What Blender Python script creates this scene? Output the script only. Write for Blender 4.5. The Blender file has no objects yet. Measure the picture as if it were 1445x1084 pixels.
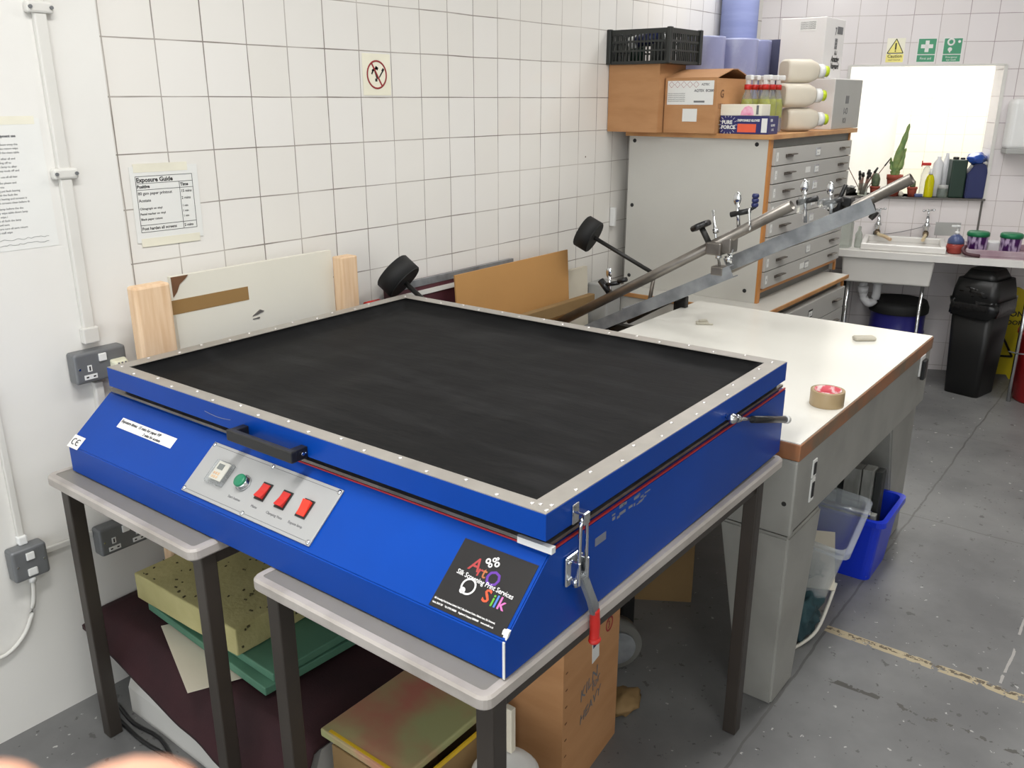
import bpy, bmesh, math, random
from mathutils import Matrix, Vector, noise
R = random.Random(7)
SC = bpy.context.scene
COL = SC.collection
PI = math.pi

# ------------------------------------------------------------------ materials
def lin(c):
    f = lambda v: v/12.92 if v <= .04045 else ((v+.055)/1.055)**2.4
    return tuple(f(x/255) for x in c) + (1,)
MATS = {}
def nodes(name):
    m = bpy.data.materials.new(name); m.use_nodes = True
    nt = m.node_tree; b = nt.nodes['Principled BSDF']
    return m, nt, b
def mat(name, c, rough=.5, metal=0, var=.08, vs=6, bump=0, bs=60, trans=0, alpha=1, emit=0, c2=None, spec=.5, thr=None, stretch=(1,1,1)):
    if name in MATS: return MATS[name]
    m, nt, b = nodes(name)
    N = nt.nodes.new; L = nt.links.new
    col = lin(c)
    tc = N('ShaderNodeTexCoord'); mp = N('ShaderNodeMapping'); mp.inputs['Scale'].default_value = stretch
    L(tc.outputs['Object'], mp.inputs[0])
    n = N('ShaderNodeTexNoise'); n.inputs['Scale'].default_value = vs; n.inputs['Detail'].default_value = 6
    L(mp.outputs[0], n.inputs['Vector'])
    cr = N('ShaderNodeValToRGB')
    if c2 is None:
        a, d = 1-var, 1+var
        cr.color_ramp.elements[0].color = tuple(min(1, x*a) for x in col[:3])+(1,)
        cr.color_ramp.elements[1].color = tuple(min(1, x*d) for x in col[:3])+(1,)
        cr.color_ramp.elements[0].position = .3; cr.color_ramp.elements[1].position = .7
    else:
        cr.color_ramp.elements[0].color = col; cr.color_ramp.elements[1].color = lin(c2)
        t = thr or (.4, .65)
        cr.color_ramp.elements[0].position = t[0]; cr.color_ramp.elements[1].position = t[1]
    L(n.outputs['Fac'], cr.inputs[0]); L(cr.outputs[0], b.inputs['Base Color'])
    b.inputs['Roughness'].default_value = rough; b.inputs['Metallic'].default_value = metal
    b.inputs['Specular IOR Level'].default_value = spec
    if trans: b.inputs['Transmission Weight'].default_value = trans; b.inputs['IOR'].default_value = 1.3
    if alpha < 1: b.inputs['Alpha'].default_value = alpha
    if emit:
        L(cr.outputs[0], b.inputs['Emission Color']); b.inputs['Emission Strength'].default_value = emit
    if bump:
        n2 = N('ShaderNodeTexNoise'); n2.inputs['Scale'].default_value = bs; n2.inputs['Detail'].default_value = 4
        L(mp.outputs[0], n2.inputs['Vector'])
        bp = N('ShaderNodeBump'); bp.inputs['Strength'].default_value = bump; bp.inputs['Distance'].default_value = .002
        L(n2.outputs['Fac'], bp.inputs['Height']); L(bp.outputs[0], b.inputs['Normal'])
    MATS[name] = m
    return m

def tile_mat(name, pitch, off, col=(232,229,224), grout=(132,124,116), rough=.12, gw=.0034):
    m, nt, b = nodes(name); N = nt.nodes.new; L = nt.links.new
    tc = N('ShaderNodeTexCoord'); sx = N('ShaderNodeSeparateXYZ'); L(tc.outputs['Object'], sx.inputs[0])
    def mth(op, a, c=None, d=None):
        k = N('ShaderNodeMath'); k.operation = op
        for i, v in enumerate((a, c, d)):
            if v is None: continue
            if isinstance(v, (int, float)): k.inputs[i].default_value = v
            else: L(v, k.inputs[i])
        return k.outputs[0]
    # slight waviness of the joints
    nz = N('ShaderNodeTexNoise'); nz.inputs['Scale'].default_value = 3; L(tc.outputs['Object'], nz.inputs['Vector'])
    wob = mth('MULTIPLY', mth('SUBTRACT', nz.outputs['Fac'], .5), .006)
    u = mth('DIVIDE', mth('ADD', mth('SUBTRACT', sx.outputs['X'], off[0]), wob), pitch)
    v = mth('DIVIDE', mth('ADD', mth('SUBTRACT', sx.outputs['Z'], off[1]), wob), pitch)
    def line(t, w):
        fr = mth('FRACT', mth('ADD', t, .5)); d = mth('ABSOLUTE', mth('SUBTRACT', fr, .5))
        return mth('LESS_THAN', d, w/pitch/2)
    n3 = N('ShaderNodeTexNoise'); n3.inputs['Scale'].default_value = 4.3; n3.inputs['Detail'].default_value = 3
    L(tc.outputs['Object'], n3.inputs['Vector'])
    ww = mth('ADD', mth('MULTIPLY', n3.outputs['Fac'], gw*1.5), gw*.3)
    def line2(t):
        fr = mth('FRACT', mth('ADD', t, .5)); d = mth('ABSOLUTE', mth('SUBTRACT', fr, .5))
        return mth('LESS_THAN', d, mth('DIVIDE', ww, pitch*2))
    g = mth('MAXIMUM', line2(u), line2(v))
    # per tile tint
    wn = N('ShaderNodeTexWhiteNoise'); wn.noise_dimensions = '2D'
    cb = N('ShaderNodeCombineXYZ'); L(mth('FLOOR', u), cb.inputs[0]); L(mth('FLOOR', v), cb.inputs[1]); L(cb.outputs[0], wn.inputs['Vector'])
    cr = N('ShaderNodeValToRGB'); c = lin(col)
    cr.color_ramp.elements[0].color = (c[0]*.965, c[1]*.96, c[2]*.945, 1); cr.color_ramp.elements[1].color = c
    L(wn.outputs['Value'], cr.inputs[0])
    gr = N('ShaderNodeValToRGB'); gr.color_ramp.elements[0].color = lin(grout); gr.color_ramp.elements[1].color = lin((196,190,182))
    gr.color_ramp.elements[0].position = .42; gr.color_ramp.elements[1].position = .66
    n4 = N('ShaderNodeTexNoise'); n4.inputs['Scale'].default_value = 2.6; n4.inputs['Detail'].default_value = 4
    L(tc.outputs['Object'], n4.inputs['Vector']); L(n4.outputs['Fac'], gr.inputs[0])
    mx = N('ShaderNodeMix'); mx.data_type = 'RGBA'; L(g, mx.inputs['Factor']); L(cr.outputs[0], mx.inputs['A']); L(gr.outputs[0], mx.inputs['B'])
    # sparse plug holes / specks
    vo = N('ShaderNodeTexVoronoi'); vo.inputs['Scale'].default_value = 3.1; L(tc.outputs['Object'], vo.inputs['Vector'])
    sp = mth('LESS_THAN', vo.outputs['Distance'], .014)
    mx2 = N('ShaderNodeMix'); mx2.data_type = 'RGBA'; L(sp, mx2.inputs['Factor']); L(mx.outputs['Result'], mx2.inputs['A']); mx2.inputs['B'].default_value = lin((120,108,96))
    L(mx2.outputs['Result'], b.inputs['Base Color'])
    L(mth('ADD', mth('MULTIPLY', g, .6), rough), b.inputs['Roughness'])
    h = mth('ADD', mth('MULTIPLY', g, -1), mth('MULTIPLY', nz.outputs['Fac'], 1.2))
    bp = N('ShaderNodeBump'); bp.inputs['Strength'].default_value = .25; bp.inputs['Distance'].default_value = .004
    L(h, bp.inputs['Height']); L(bp.outputs[0], b.inputs['Normal'])
    return m

def floor_mat():
    m, nt, b = nodes('painted_floor'); N = nt.nodes.new; L = nt.links.new
    tc = N('ShaderNodeTexCoord'); sx = N('ShaderNodeSeparateXYZ'); L(tc.outputs['Object'], sx.inputs[0])
    def mth(op, a, c=None):
        k = N('ShaderNodeMath'); k.operation = op
        for i, v in enumerate((a, c)):
            if v is None: continue
            if isinstance(v, (int, float)): k.inputs[i].default_value = v
            else: L(v, k.inputs[i])
        return k.outputs[0]
    def nz(s, d=5, rough=.55, off=0):
        mp = N('ShaderNodeMapping'); mp.inputs['Location'].default_value = (off, off*1.7, 0); L(tc.outputs['Object'], mp.inputs[0])
        n = N('ShaderNodeTexNoise'); n.inputs['Scale'].default_value = s; n.inputs['Detail'].default_value = d; n.inputs['Roughness'].default_value = rough
        L(mp.outputs[0], n.inputs['Vector']); return n.outputs['Fac']
    base = N('ShaderNodeValToRGB'); e = base.color_ramp.elements
    e[0].color = lin((104,104,104)); e[1].color = lin((128,128,127)); e[0].position = .35; e[1].position = .65
    L(nz(2.2), base.inputs[0]); cur = base.outputs[0]
    def over(mask, color):
        nonlocal cur
        k = N('ShaderNodeMix'); k.data_type = 'RGBA'; L(mask, k.inputs['Factor']); L(cur, k.inputs['A']); k.inputs['B'].default_value = lin(color); cur = k.outputs['Result']
    over(mth('MULTIPLY', mth('GREATER_THAN', nz(20, 5, .6, 3), .655), .7), (72,70,68))
    over(mth('MULTIPLY', mth('GREATER_THAN', nz(48, 3, .5, 9), .70), .8), (70,68,66))
    over(mth('MULTIPLY', mth('GREATER_THAN', nz(34, 4, .5, 17), .70), .75), (196,194,190))
    # slab joints
    wob = mth('MULTIPLY', mth('SUBTRACT', nz(5), .5), .03)
    def strip(ax, pos, w, lo=None, hi=None, inten=None):
        s = sx.outputs[ax]; o = sx.outputs['Y' if ax == 'X' else 'X']
        mk = mth('LESS_THAN', mth('ABSOLUTE', mth('ADD', mth('SUBTRACT', s, pos), wob)), w)
        if lo is not None: mk = mth('MULTIPLY', mk, mth('GREATER_THAN', o, lo))
        if hi is not None: mk = mth('MULTIPLY', mk, mth('LESS_THAN', o, hi))
        return mk
    over(mth('MULTIPLY', strip('Y', -1.672, .004, .4, 6), .7), (84,82,80))
    over(mth('MULTIPLY', strip('X', 1.262, .020, -2.35, -1.665), mth('GREATER_THAN', nz(24, 4, .6, 5), .44)), (178,164,134))
    over(mth('MULTIPLY', strip('X', 1.268, .008, -4, -1.665), mth('GREATER_THAN', nz(50, 4, .6, 25), .5)), (96,84,66))
    over(mth('MULTIPLY', strip('X', .99, .012, -2.4, -1.75), mth('GREATER_THAN', nz(14, 4, .6, 35), .52)), (80,78,74))
    over(mth('MULTIPLY', strip('X', 2.35, .004, -4, -1.0), .6), (92,90,88))
    over(mth('MULTIPLY', strip('X', 3.5, .003, -4, -.8), .6), (92,90,88))
    over(mth('MULTIPLY', strip('Y', -2.2, .004, 1.3, 6), mth('GREATER_THAN', nz(9, 3, .5, 45), .45)), (170,166,162))
    L(cur, b.inputs['Base Color'])
    r = N('ShaderNodeMapRange'); r.inputs[3].default_value = .3; r.inputs[4].default_value = .5; L(nz(7, 4), r.inputs[0]); L(r.outputs[0], b.inputs['Roughness'])
    bp = N('ShaderNodeBump'); bp.inputs['Strength'].default_value = .3; bp.inputs['Distance'].default_value = .003
    L(nz(18, 5), bp.inputs['Height']); L(bp.outputs[0], b.inputs['Normal'])
    return m

def M(k): return MATS[k]
mat('white_paint', (226,224,219), .55, var=.03, vs=2, bump=.25, bs=14)
mat('grey_white_paint', (205,203,198), .6, var=.05, vs=3)
mat('ceiling_paint', (215,213,208), .8, var=.03)
mat('steel_blue', (2,63,154), .36, var=.10, vs=3, bump=.03, bs=160, spec=.2)
mat('black_rubber', (17,17,18), .6, c2=(31,31,32), vs=3.2, thr=(.48,.76), bump=.6, bs=10, stretch=(5,1.3,1), spec=.12)
mat('black_gasket', (34,31,30), .6, var=.2)
mat('alu_trim', (166,161,154), .42, metal=.45, var=.10, vs=12, c2=None)
mat('rivet_metal', (225,222,218), .25, metal=.6)
mat('chrome', (210,212,214), .15, metal=1, var=.02)
mat('dull_steel', (142,137,130), .38, metal=.75, c2=(110,104,97), vs=9, thr=(.35,.7), stretch=(1,1,1))
mat('galvanised', (150,153,155), .42, metal=.25, c2=(118,121,124), vs=14, thr=(.35,.65))
mat('dark_iron', (48,47,45), .5, metal=.3, var=.15, vs=15)
mat('black_plastic', (24,24,25), .35, var=.1)
mat('black_matt', (22,22,22), .7, var=.1)
mat('red_plastic', (196,40,34), .35)
mat('bright_red', (235,52,34), .3, emit=.25)
mat('red_line', (172,34,40), .5)
mat('green_button', (34,122,88), .35)
mat('white_plastic', (228,228,226), .35, var=.02)
mat('label_white', (226,226,222), .5, var=.02)
mat('panel_grey', (172,172,171), .4, metal=.25, var=.02)
mat('timer_face', (190,188,178), .3)
mat('display_grey', (110,114,112), .2)
mat('ink_black', (28,27,28), .6)
mat('ink_grey', (110,110,112), .6)
mat('sticker_black', (33,31,31), .35, var=.1)
mat('sticker_white', (236,234,232), .4)
for n_, c_ in dict(logo_red=(170,62,62), logo_orange=(176,104,60), logo_purple=(96,48,150), logo_scarlet=(236,84,48), logo_green=(96,176,48), logo_blue=(78,124,214), logo_pink=(216,110,178)).items(): mat(n_, c_, .45)
mat('table_laminate', (128,124,117), .4, var=.05)
mat('table_edge', (178,171,165), .4, c2=(150,143,136), vs=8, thr=(.45,.75))
mat('table_steel', (58,52,47), .42, var=.1, metal=.2)
mat('white_laminate', (230,228,220), .25, var=.02, vs=2)
mat('worn_wood_edge', (150,100,66), .5, c2=(116,98,78), vs=9, thr=(.4,.6))
mat('machine_grey', (152,151,145), .45, metal=.05, c2=(140,139,133), vs=6)
mat('grey_laminate', (196,194,187), .35, var=.02)
mat('beech_edge', (196,146,92), .45, c2=(176,122,72), vs=8, stretch=(1,1,1))
mat('orange_edge', (190,128,66), .45, var=.08)
mat('drawer_grey', (180,178,173), .35, var=.02)
mat('shade_and_plain_grey', (104,103,98), .5)  # shade coloured into drawer recesses; plain grey on bin flap and tyre
mat('bronze_handle', (92,84,76), .35, metal=.6)
mat('cardboard', (184,136,92), .75, c2=(174,126,82), vs=5, bump=.1, bs=40, stretch=(1,1,4))
mat('cardboard_light', (190,142,84), .7, var=.05, vs=3)
mat('cardboard_dull', (140,112,72), .75, var=.08)
mat('pine', (226,196,162), .6, c2=(214,178,140), vs=5, stretch=(12,12,1))
mat('board_white', (222,218,204), .45, var=.02, vs=3)
mat('brown_tape', (150,118,74), .3, var=.03)
mat('chip_brown', (110,76,50), .8, var=.2, vs=30)
mat('masking_tape', (228,224,206), .5)
mat('maroon_cloth', (52,22,27), .9, c2=(42,17,22), vs=7, bump=.4, bs=180)
mat('maroon_frame', (84,42,50), .5, c2=(70,34,42), vs=8)
mat('foam_yellow', (190,182,130), .9, c2=(166,158,106), vs=5, thr=(.35,.7), bump=.9, bs=70)
mat('foam_mark', (70,64,38), .9)
mat('green_foam', (88,134,110), .6, c2=(74,118,96), vs=5, bump=.2, bs=40)
mat('card_cream', (216,208,190), .7, var=.04)
mat('crate_black', (34,36,33), .45)
mat('paper_blue', (133,142,186), .8, c2=(146,154,196), vs=2, stretch=(1,1,8))
mat('paper_blue_wrap', (140,144,180), .3, c2=(174,178,206), vs=7, thr=(.5,.75), bump=.5, bs=18)
mat('roll_core', (84,86,112), .8)
mat('box_white', (222,219,217), .55, var=.02)
mat('box_grey', (168,168,165), .5, var=.03)
mat('jerry_plastic', (214,205,188), .4, var=.03)
mat('lime_cap', (196,214,46), .4)
mat('spray_liquid', (196,200,30), .12, var=.05, trans=.3)
mat('clear_plastic', (222,226,226), .12, trans=.75, alpha=.55)
mat('tub_plastic', (206,212,216), .25, trans=.4, alpha=.45)
mat('box_navy', (36,34,96), .4)
mat('box_orange', (226,92,60), .45)
mat('box_cream', (232,226,208), .5)
mat('pink_glow', (232,104,150), .5, c2=(244,190,210), vs=20)
mat('sink_white', (222,219,214), .25, var=.02)
mat('counter_white', (224,221,216), .35, var=.03)
mat('terracotta', (150,66,48), .7, var=.12, vs=20)
mat('cactus_green', (98,128,72), .6, c2=(136,152,90), vs=25, bump=.5, bs=120)
mat('cactus_dark', (70,84,62), .6, c2=(96,108,76), vs=30)
mat('can_green', (28,52,40), .35, var=.1)
mat('can_blue', (36,44,92), .35, var=.1)
mat('bag_blue', (34,74,160), .25, c2=(100,140,205), vs=14, thr=(.5,.75), bump=1, bs=40)
mat('washing_yellow', (214,206,20), .15, trans=.25)
mat('tub_purple', (196,176,206), .35, c2=(66,18,84), vs=22, thr=(.47,.56), stretch=(1.6,1.6,.45))
mat('lid_green', (20,112,70), .4)
mat('tray_mauve', (150,120,132), .4, c2=(178,160,166), vs=6)
mat('soap_red', (168,74,66), .15, trans=.2)
mat('soap_blue', (76,88,128), .3)
mat('glass_green', (176,188,176), .08, trans=.7, alpha=.6)
mat('brass_dull', (120,104,84), .4, metal=.7)
mat('hose_cream', (214,198,160), .45, c2=(196,150,120), vs=12)
mat('bin_black', (24,24,24), .42, var=.1)
mat('bag_black', (14,14,15), .18, bump=1.2, bs=45)
mat('wet_yellow', (190,172,26), .45, var=.05)
mat('bucket_red', (150,28,30), .4, var=.08)
mat('drum_blue', (46,44,124), .3, var=.06)
mat('pvc_white', (216,216,218), .35)
mat('crate_blue', (22,54,205), .3, var=.05)
mat('block_grey', (146,147,142), .7, c2=(110,110,104), vs=16, stretch=(1,1,.3))
mat('block_dark', (40,42,40), .6)
mat('block_green', (52,92,36), .6)
mat('teal_cloth', (36,60,66), .85, c2=(52,82,88), vs=12, bump=.6, bs=50)
mat('cable_white', (214,210,198), .45)
mat('socket_metal', (116,118,120), .45, metal=.3, var=.03)
mat('white_trunk', (214,212,206), .45, var=.03)
mat('plug_cream', (216,214,190), .35)
mat('skin', (214,158,130), .55, var=.05, vs=30, bump=.15, bs=300)
mat('nail', (234,190,172), .3)
mat('caution_yellow', (238,226,130), .4)
mat('sign_green', (72,150,112), .4)
mat('sign_cream', (236,232,212), .45)
mat('sign_red', (150,42,44), .5)
mat('dark_line', (96,92,88), .6)
mat('tile_cream', (236,230,208), .3)
mat('print_rainbow', (190,122,104), .5, c2=(170,172,122), vs=4, thr=(.38,.6))
mat('pigment_pink', (186,124,110), .5, c2=(160,134,120), vs=8)
mat('yellow_edge', (220,180,40), .5)
mat('brush_wood', (126,92,80), .5, var=.2, vs=40)
mat('scratch_grey', (120,124,138), .6)
mat('tape_tan', (168,146,110), .25, var=.04)
mat('tape_core', (216,92,104), .5, c2=(240,220,220), vs=30, thr=(.45,.55))
mat('eraser', (190,184,168), .7)
mat('diffuser', (255,255,250), .5, emit=6)
TILE_A = tile_mat('wall_tiles', .1535, (0, 1.745))
TILE_B = tile_mat('back_wall_tiles', .1566, (.580, 2.225), col=(226,220,220), grout=(158,142,146))
TILE_C = tile_mat('lightwell_tiles', .1535, (0, 1.9), col=(240,234,214), grout=(196,190,170), rough=.3)
FLOOR = floor_mat()

# ------------------------------------------------------------------ mesh helpers
def B(): return bmesh.new()
def Fm(o, right, up):
    r = Vector(right).normalized(); u = Vector(up).normalized(); n = r.cross(u)
    return Matrix(((r.x,u.x,n.x,o[0]),(r.y,u.y,n.y,o[1]),(r.z,u.z,n.z,o[2]),(0,0,0,1)))
def fr(ox, oy, deg, oz=0): return Matrix.Translation((ox,oy,oz)) @ Matrix.Rotation(math.radians(deg), 4, 'Z')
def merge(dst, src, mtx=None):
    if mtx is not None: bmesh.ops.transform(src, matrix=mtx, verts=src.verts)
    me = bpy.data.meshes.new('tmp'); src.to_mesh(me); src.free(); dst.from_mesh(me); bpy.data.meshes.remove(me)
    return dst
def box(b, x0, x1, y0, y1, z0, z1, m=None, bev=0, seg=2):
    s = B(); bmesh.ops.create_cube(s, size=1)
    bmesh.ops.transform(s, matrix=Matrix.Translation(((x0+x1)/2,(y0+y1)/2,(z0+z1)/2)) @ Matrix.Diagonal((abs(x1-x0),abs(y1-y0),abs(z1-z0),1)), verts=s.verts)
    if bev: bmesh.ops.bevel(s, geom=s.edges[:], offset=bev, segments=seg, affect='EDGES', profile=.5)
    return merge(b, s, m)
def taper(b, x0, x1, y0, y1, z0, z1, t, m=None, bev=0, seg=2):
    """box whose top is t times wider than its bottom"""
    s = B(); bmesh.ops.create_cube(s, size=1)
    for v in s.verts:
        k = t if v.co.z > 0 else 1
        v.co = Vector(((x0+x1)/2+v.co.x*(x1-x0)*k, (y0+y1)/2+v.co.y*(y1-y0)*k, z1 if v.co.z > 0 else z0))
    if bev: bmesh.ops.bevel(s, geom=s.edges[:], offset=bev, segments=seg, affect='EDGES', profile=.5)
    return merge(b, s, m)
def prism(b, pts, d0, d1, axis='y', m=None, bev=0):
    """pts: polygon in the plane normal to axis"""
    s = B(); 
    def P(p, d): return (p[0], d, p[1]) if axis == 'y' else (d, p[0], p[1]) if axis == 'x' else (p[0], p[1], d)
    a = [s.verts.new(P(p, d0)) for p in pts]; c = [s.verts.new(P(p, d1)) for p in pts]
    s.faces.new(a); s.faces.new(c[::-1])
    n = len(pts)
    for i in range(n): s.faces.new((a[i], c[i], c[(i+1)%n], a[(i+1)%n]))
    bmesh.ops.recalc_face_normals(s, faces=s.faces)
    if bev: bmesh.ops.bevel(s, geom=s.edges[:], offset=bev, segments=2, affect='EDGES')
    return merge(b, s, m)
def cyl(b, p0, p1, r, seg=20, r2=None, m=None, cap=True):
    p0, p1 = Vector(p0), Vector(p1); d = p1-p0
    s = B(); bmesh.ops.create_cone(s, cap_ends=cap, segments=seg, radius1=r, radius2=r if r2 is None else r2, depth=d.length)
    q = d.to_track_quat('Z', 'Y').to_matrix().to_4x4()
    bmesh.ops.transform(s, matrix=Matrix.Translation((p0+p1)/2) @ q, verts=s.verts)
    for f in s.faces: f.smooth = len(f.verts) == 4
    return merge(b, s, m)
def tube(b, p0, p1, r, w, seg=24, m=None):
    """open hollow pipe"""
    p0, p1 = Vector(p0), Vector(p1); d = p1-p0
    pr = [(r-w,0),(r,0),(r,d.length),(r-w,d.length),(r-w,0)]
    q = Matrix.Translation(p0) @ d.to_track_quat('Z', 'Y').to_matrix().to_4x4()
    return lathe(b, pr, m=(m @ q) if m is not None else q, seg=seg, caps=False)
def lathe(b, prof, c=(0,0,0), seg=28, m=None, caps=True, sq=1.0):
    s = B(); rings = []
    for r, z in prof:
        if r <= 1e-6: rings.append([s.verts.new((0,0,z))])
        else: rings.append([s.verts.new((r*math.cos(2*PI*i/seg), r*sq*math.sin(2*PI*i/seg), z)) for i in range(seg)])
    for a, d in zip(rings, rings[1:]):
        for i in range(seg):
            j = (i+1) % seg
            if len(a) == 1 and len(d) == 1: continue
            if len(a) == 1: f = s.faces.new((a[0], d[j], d[i]))
            elif len(d) == 1: f = s.faces.new((a[i], a[j], d[0]))
            else: f = s.faces.new((a[i], a[j], d[j], d[i]))
            f.smooth = True
    if caps:
        for ring, flip in ((rings[0], True), (rings[-1], False)):
            if len(ring) > 1: s.faces.new(ring[::-1] if flip else ring)
    bmesh.ops.transform(s, matrix=Matrix.Translation(c), verts=s.verts)
    return merge(b, s, m)
def path(b, pts, r, seg=10, m=None, sub=4):
    P = [Vector(p) for p in pts]
    if sub > 1 and len(P) > 2:
        Q = []
        for i in range(len(P)-1):
            a, c1, c2, d = P[max(i-1,0)], P[i], P[i+1], P[min(i+2,len(P)-1)]
            for k in range(sub):
                t = k/sub
                Q.append(.5*((2*c1)+(c2-a)*t+(2*a-5*c1+4*c2-d)*t*t+(3*c1-a-3*c2+d)*t**3))
        Q.append(P[-1]); P = Q
    s = B(); rings = []; up = Vector((0,0,1))
    for i, p in enumerate(P):
        t = (P[min(i+1,len(P)-1)]-P[max(i-1,0)]).normalized()
        if abs(t.dot(up)) > .95: u = t.cross(Vector((1,0,0))).normalized()
        else: u = t.cross(up).normalized()
        w = t.cross(u)
        rr = r[i*(len(r)-1)//(len(P)-1)] if isinstance(r, (list,tuple)) else r
        rings.append([s.verts.new(p+u*rr*math.cos(2*PI*k/seg)+w*rr*math.sin(2*PI*k/seg)) for k in range(seg)])
    for a, d in zip(rings, rings[1:]):
        for k in range(seg):
            f = s.faces.new((a[k], a[(k+1)%seg], d[(k+1)%seg], d[k])); f.smooth = True
    s.faces.new(rings[0][::-1]); s.faces.new(rings[-1])
    bmesh.ops.recalc_face_normals(s, faces=s.faces)
    return merge(b, s, m)
def ball(b, c, r, sc=(1,1,1), m=None, sub=3, amp=0, fq=3):
    s = B(); bmesh.ops.create_icosphere(s, subdivisions=sub, radius=1)
    for v in s.verts:
        k = 1+amp*noise.noise(v.co*fq+Vector(c)*3)
        v.co = Vector((v.co.x*r*sc[0]*k+c[0], v.co.y*r*sc[1]*k+c[1], v.co.z*r*sc[2]*k+c[2]))
    for f in s.faces: f.smooth = True
    return merge(b, s, m)
def sheet(b, w, h, m, t=.0006, cx=0, cy=0, bev=0):
    """thin plate in local xy, centre (cx,cy), standing proud of local z=0"""
    return box(b, cx-w/2, cx+w/2, cy-h/2, cy+h/2, 0, t, m, bev)
def disc(b, r, m, z0=0, t=.0006, cx=0, cy=0, seg=32, r0=0):
    if r0: return lathe(b, [(r0,z0),(r,z0),(r,z0+t),(r0,z0+t),(r0,z0)], (cx,cy,0), seg, m, caps=False)
    return lathe(b, [(r,z0),(r,z0+t)], (cx,cy,0), seg, m)
def text(b, s, size, m, x=0, y=0, z=.001, align='LEFT', bold=0, shear=0, ang=0, sx=1):
    cu = bpy.data.curves.new('t', 'FONT'); cu.body = s; cu.size = size; cu.align_x = align; cu.offset = bold; cu.shear = shear
    cu.resolution_u = 2; cu.extrude = .0002
    o = bpy.data.objects.new('t', cu); COL.objects.link(o)
    dg = bpy.context.evaluated_depsgraph_get(); dg.update()
    me = bpy.data.meshes.new_from_object(o.evaluated_get(dg))
    t = B(); t.from_mesh(me)
    bpy.data.objects.remove(o); bpy.data.curves.remove(cu); bpy.data.meshes.remove(me)
    mm = m @ Matrix.Translation((x,y,z)) @ Matrix.Rotation(ang, 4, 'Z') @ Matrix.Diagonal((sx,1,1,1))
    return merge(b, t, mm)
def scribble(b, w, m, x, y, h=.004, n=10, r=.0004, seed=0):
    """hand-written squiggle"""
    q = random.Random(seed); pts = []
    for i in range(n+1): pts.append(m @ Vector((x+w*i/n+q.uniform(-.3,.3)*w/n, y+q.uniform(-1,1)*h/2, .0012)))
    return path(b, pts, r, 5, sub=3)

MW = {}
def link(name, b, material, smooth=None):
    me = bpy.data.meshes.new(name); bmesh.ops.remove_doubles(b, verts=b.verts, dist=1e-7); b.to_mesh(me); b.free()
    me.materials.append(M(material) if isinstance(material, str) else material)
    o = bpy.data.objects.new(name, me); COL.objects.link(o); return o
def tag(o, label, cat, group=None, kind=None):
    o['label'] = label; o['category'] = cat
    if group: o['group'] = group
    if kind: o['kind'] = kind
    return o
def thing(name, label, cat, loc=(0,0,0), deg=0, group=None):
    o = bpy.data.objects.new(name, None); COL.objects.link(o); o.empty_display_size = .05
    o.location = loc; o.rotation_euler = (0,0,math.radians(deg))
    MW[o.name] = fr(loc[0], loc[1], deg, loc[2])
    return tag(o, label, cat, group)
def root_of(o):
    while o.parent: o = o.parent
    return o
def part(name, b, material, parent, label=None, local=False, kind=None):
    """b in world coordinates unless local"""
    if not local: bmesh.ops.transform(b, matrix=MW[root_of(parent).name].inverted(), verts=b.verts)
    o = link(name, b, material); o.parent = parent
    if label: o['label'] = label
    if kind: o['kind'] = kind
    return o
def solo(name, b, material, label, cat, group=None, kind=None):
    """one-mesh thing, mesh given in world coordinates; origin moved to its base"""
    xs = [v.co for v in b.verts]
    c = Vector(((min(v.x for v in xs)+max(v.x for v in xs))/2, (min(v.y for v in xs)+max(v.y for v in xs))/2, min(v.z for v in xs)))
    bmesh.ops.translate(b, vec=-c, verts=b.verts)
    o = link(name, b, material); o.location = c
    return tag(o, label, cat, group, kind)
def struct(name, b, material, m=None):
    o = link(name, b, material); o['kind'] = 'structure'
    if m is not None: o.matrix_world = m
    return o
def dup(src, loc, deg=None, label=None):
    def cp(o, parent):
        c = o.copy(); COL.objects.link(c)
        if parent is not None: c.parent = parent
        for ch in [x for x in bpy.data.objects if x.parent == o and x != c]: cp(ch, c)
        return c
    r = cp(src, None); r.location = loc
    if deg is not None: r.rotation_euler = (0,0,math.radians(deg))
    if label: r['label'] = label
    return r

# ------------------------------------------------------------------ frames
FB = fr(4.204, 0, math.degrees(math.atan2(-.9168, .3994)))          # back wall: x along it, room at y<0
FC = fr(4.013, -.689, math.degrees(math.atan2(-.971, .238)))        # counter front edge
WALLA = Fm((0,0,0), (1,0,0), (0,0,1))                               # tiled wall, facing the room
def onA(x, z, off=0): return Matrix.Translation((x,-off,z)) @ Fm((0,0,0), (1,0,0), (0,0,1))
def onB(s, z, off=0): return FB @ Matrix.Translation((s,-off,z)) @ Fm((0,0,0), (1,0,0), (0,0,1))

# ------------------------------------------------------------------ room shell
b = B(); box(b, -4.5, 9.0, -5.5, .15, -.05, 0); struct('floor', b, FLOOR)
b = B(); box(b, -4.5, 9.0, -5.5, .15, 3.1, 3.15); struct('ceiling', b, 'ceiling_paint')
b = B(); box(b, -.165, 4.30, 0, .15, 0, 3.1); struct('wall_left', b, TILE_A)
b = B(); box(b, -4.5, -.165, -.012, .15, 0, 3.1); struct('wall_near', b, 'white_paint')
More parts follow.
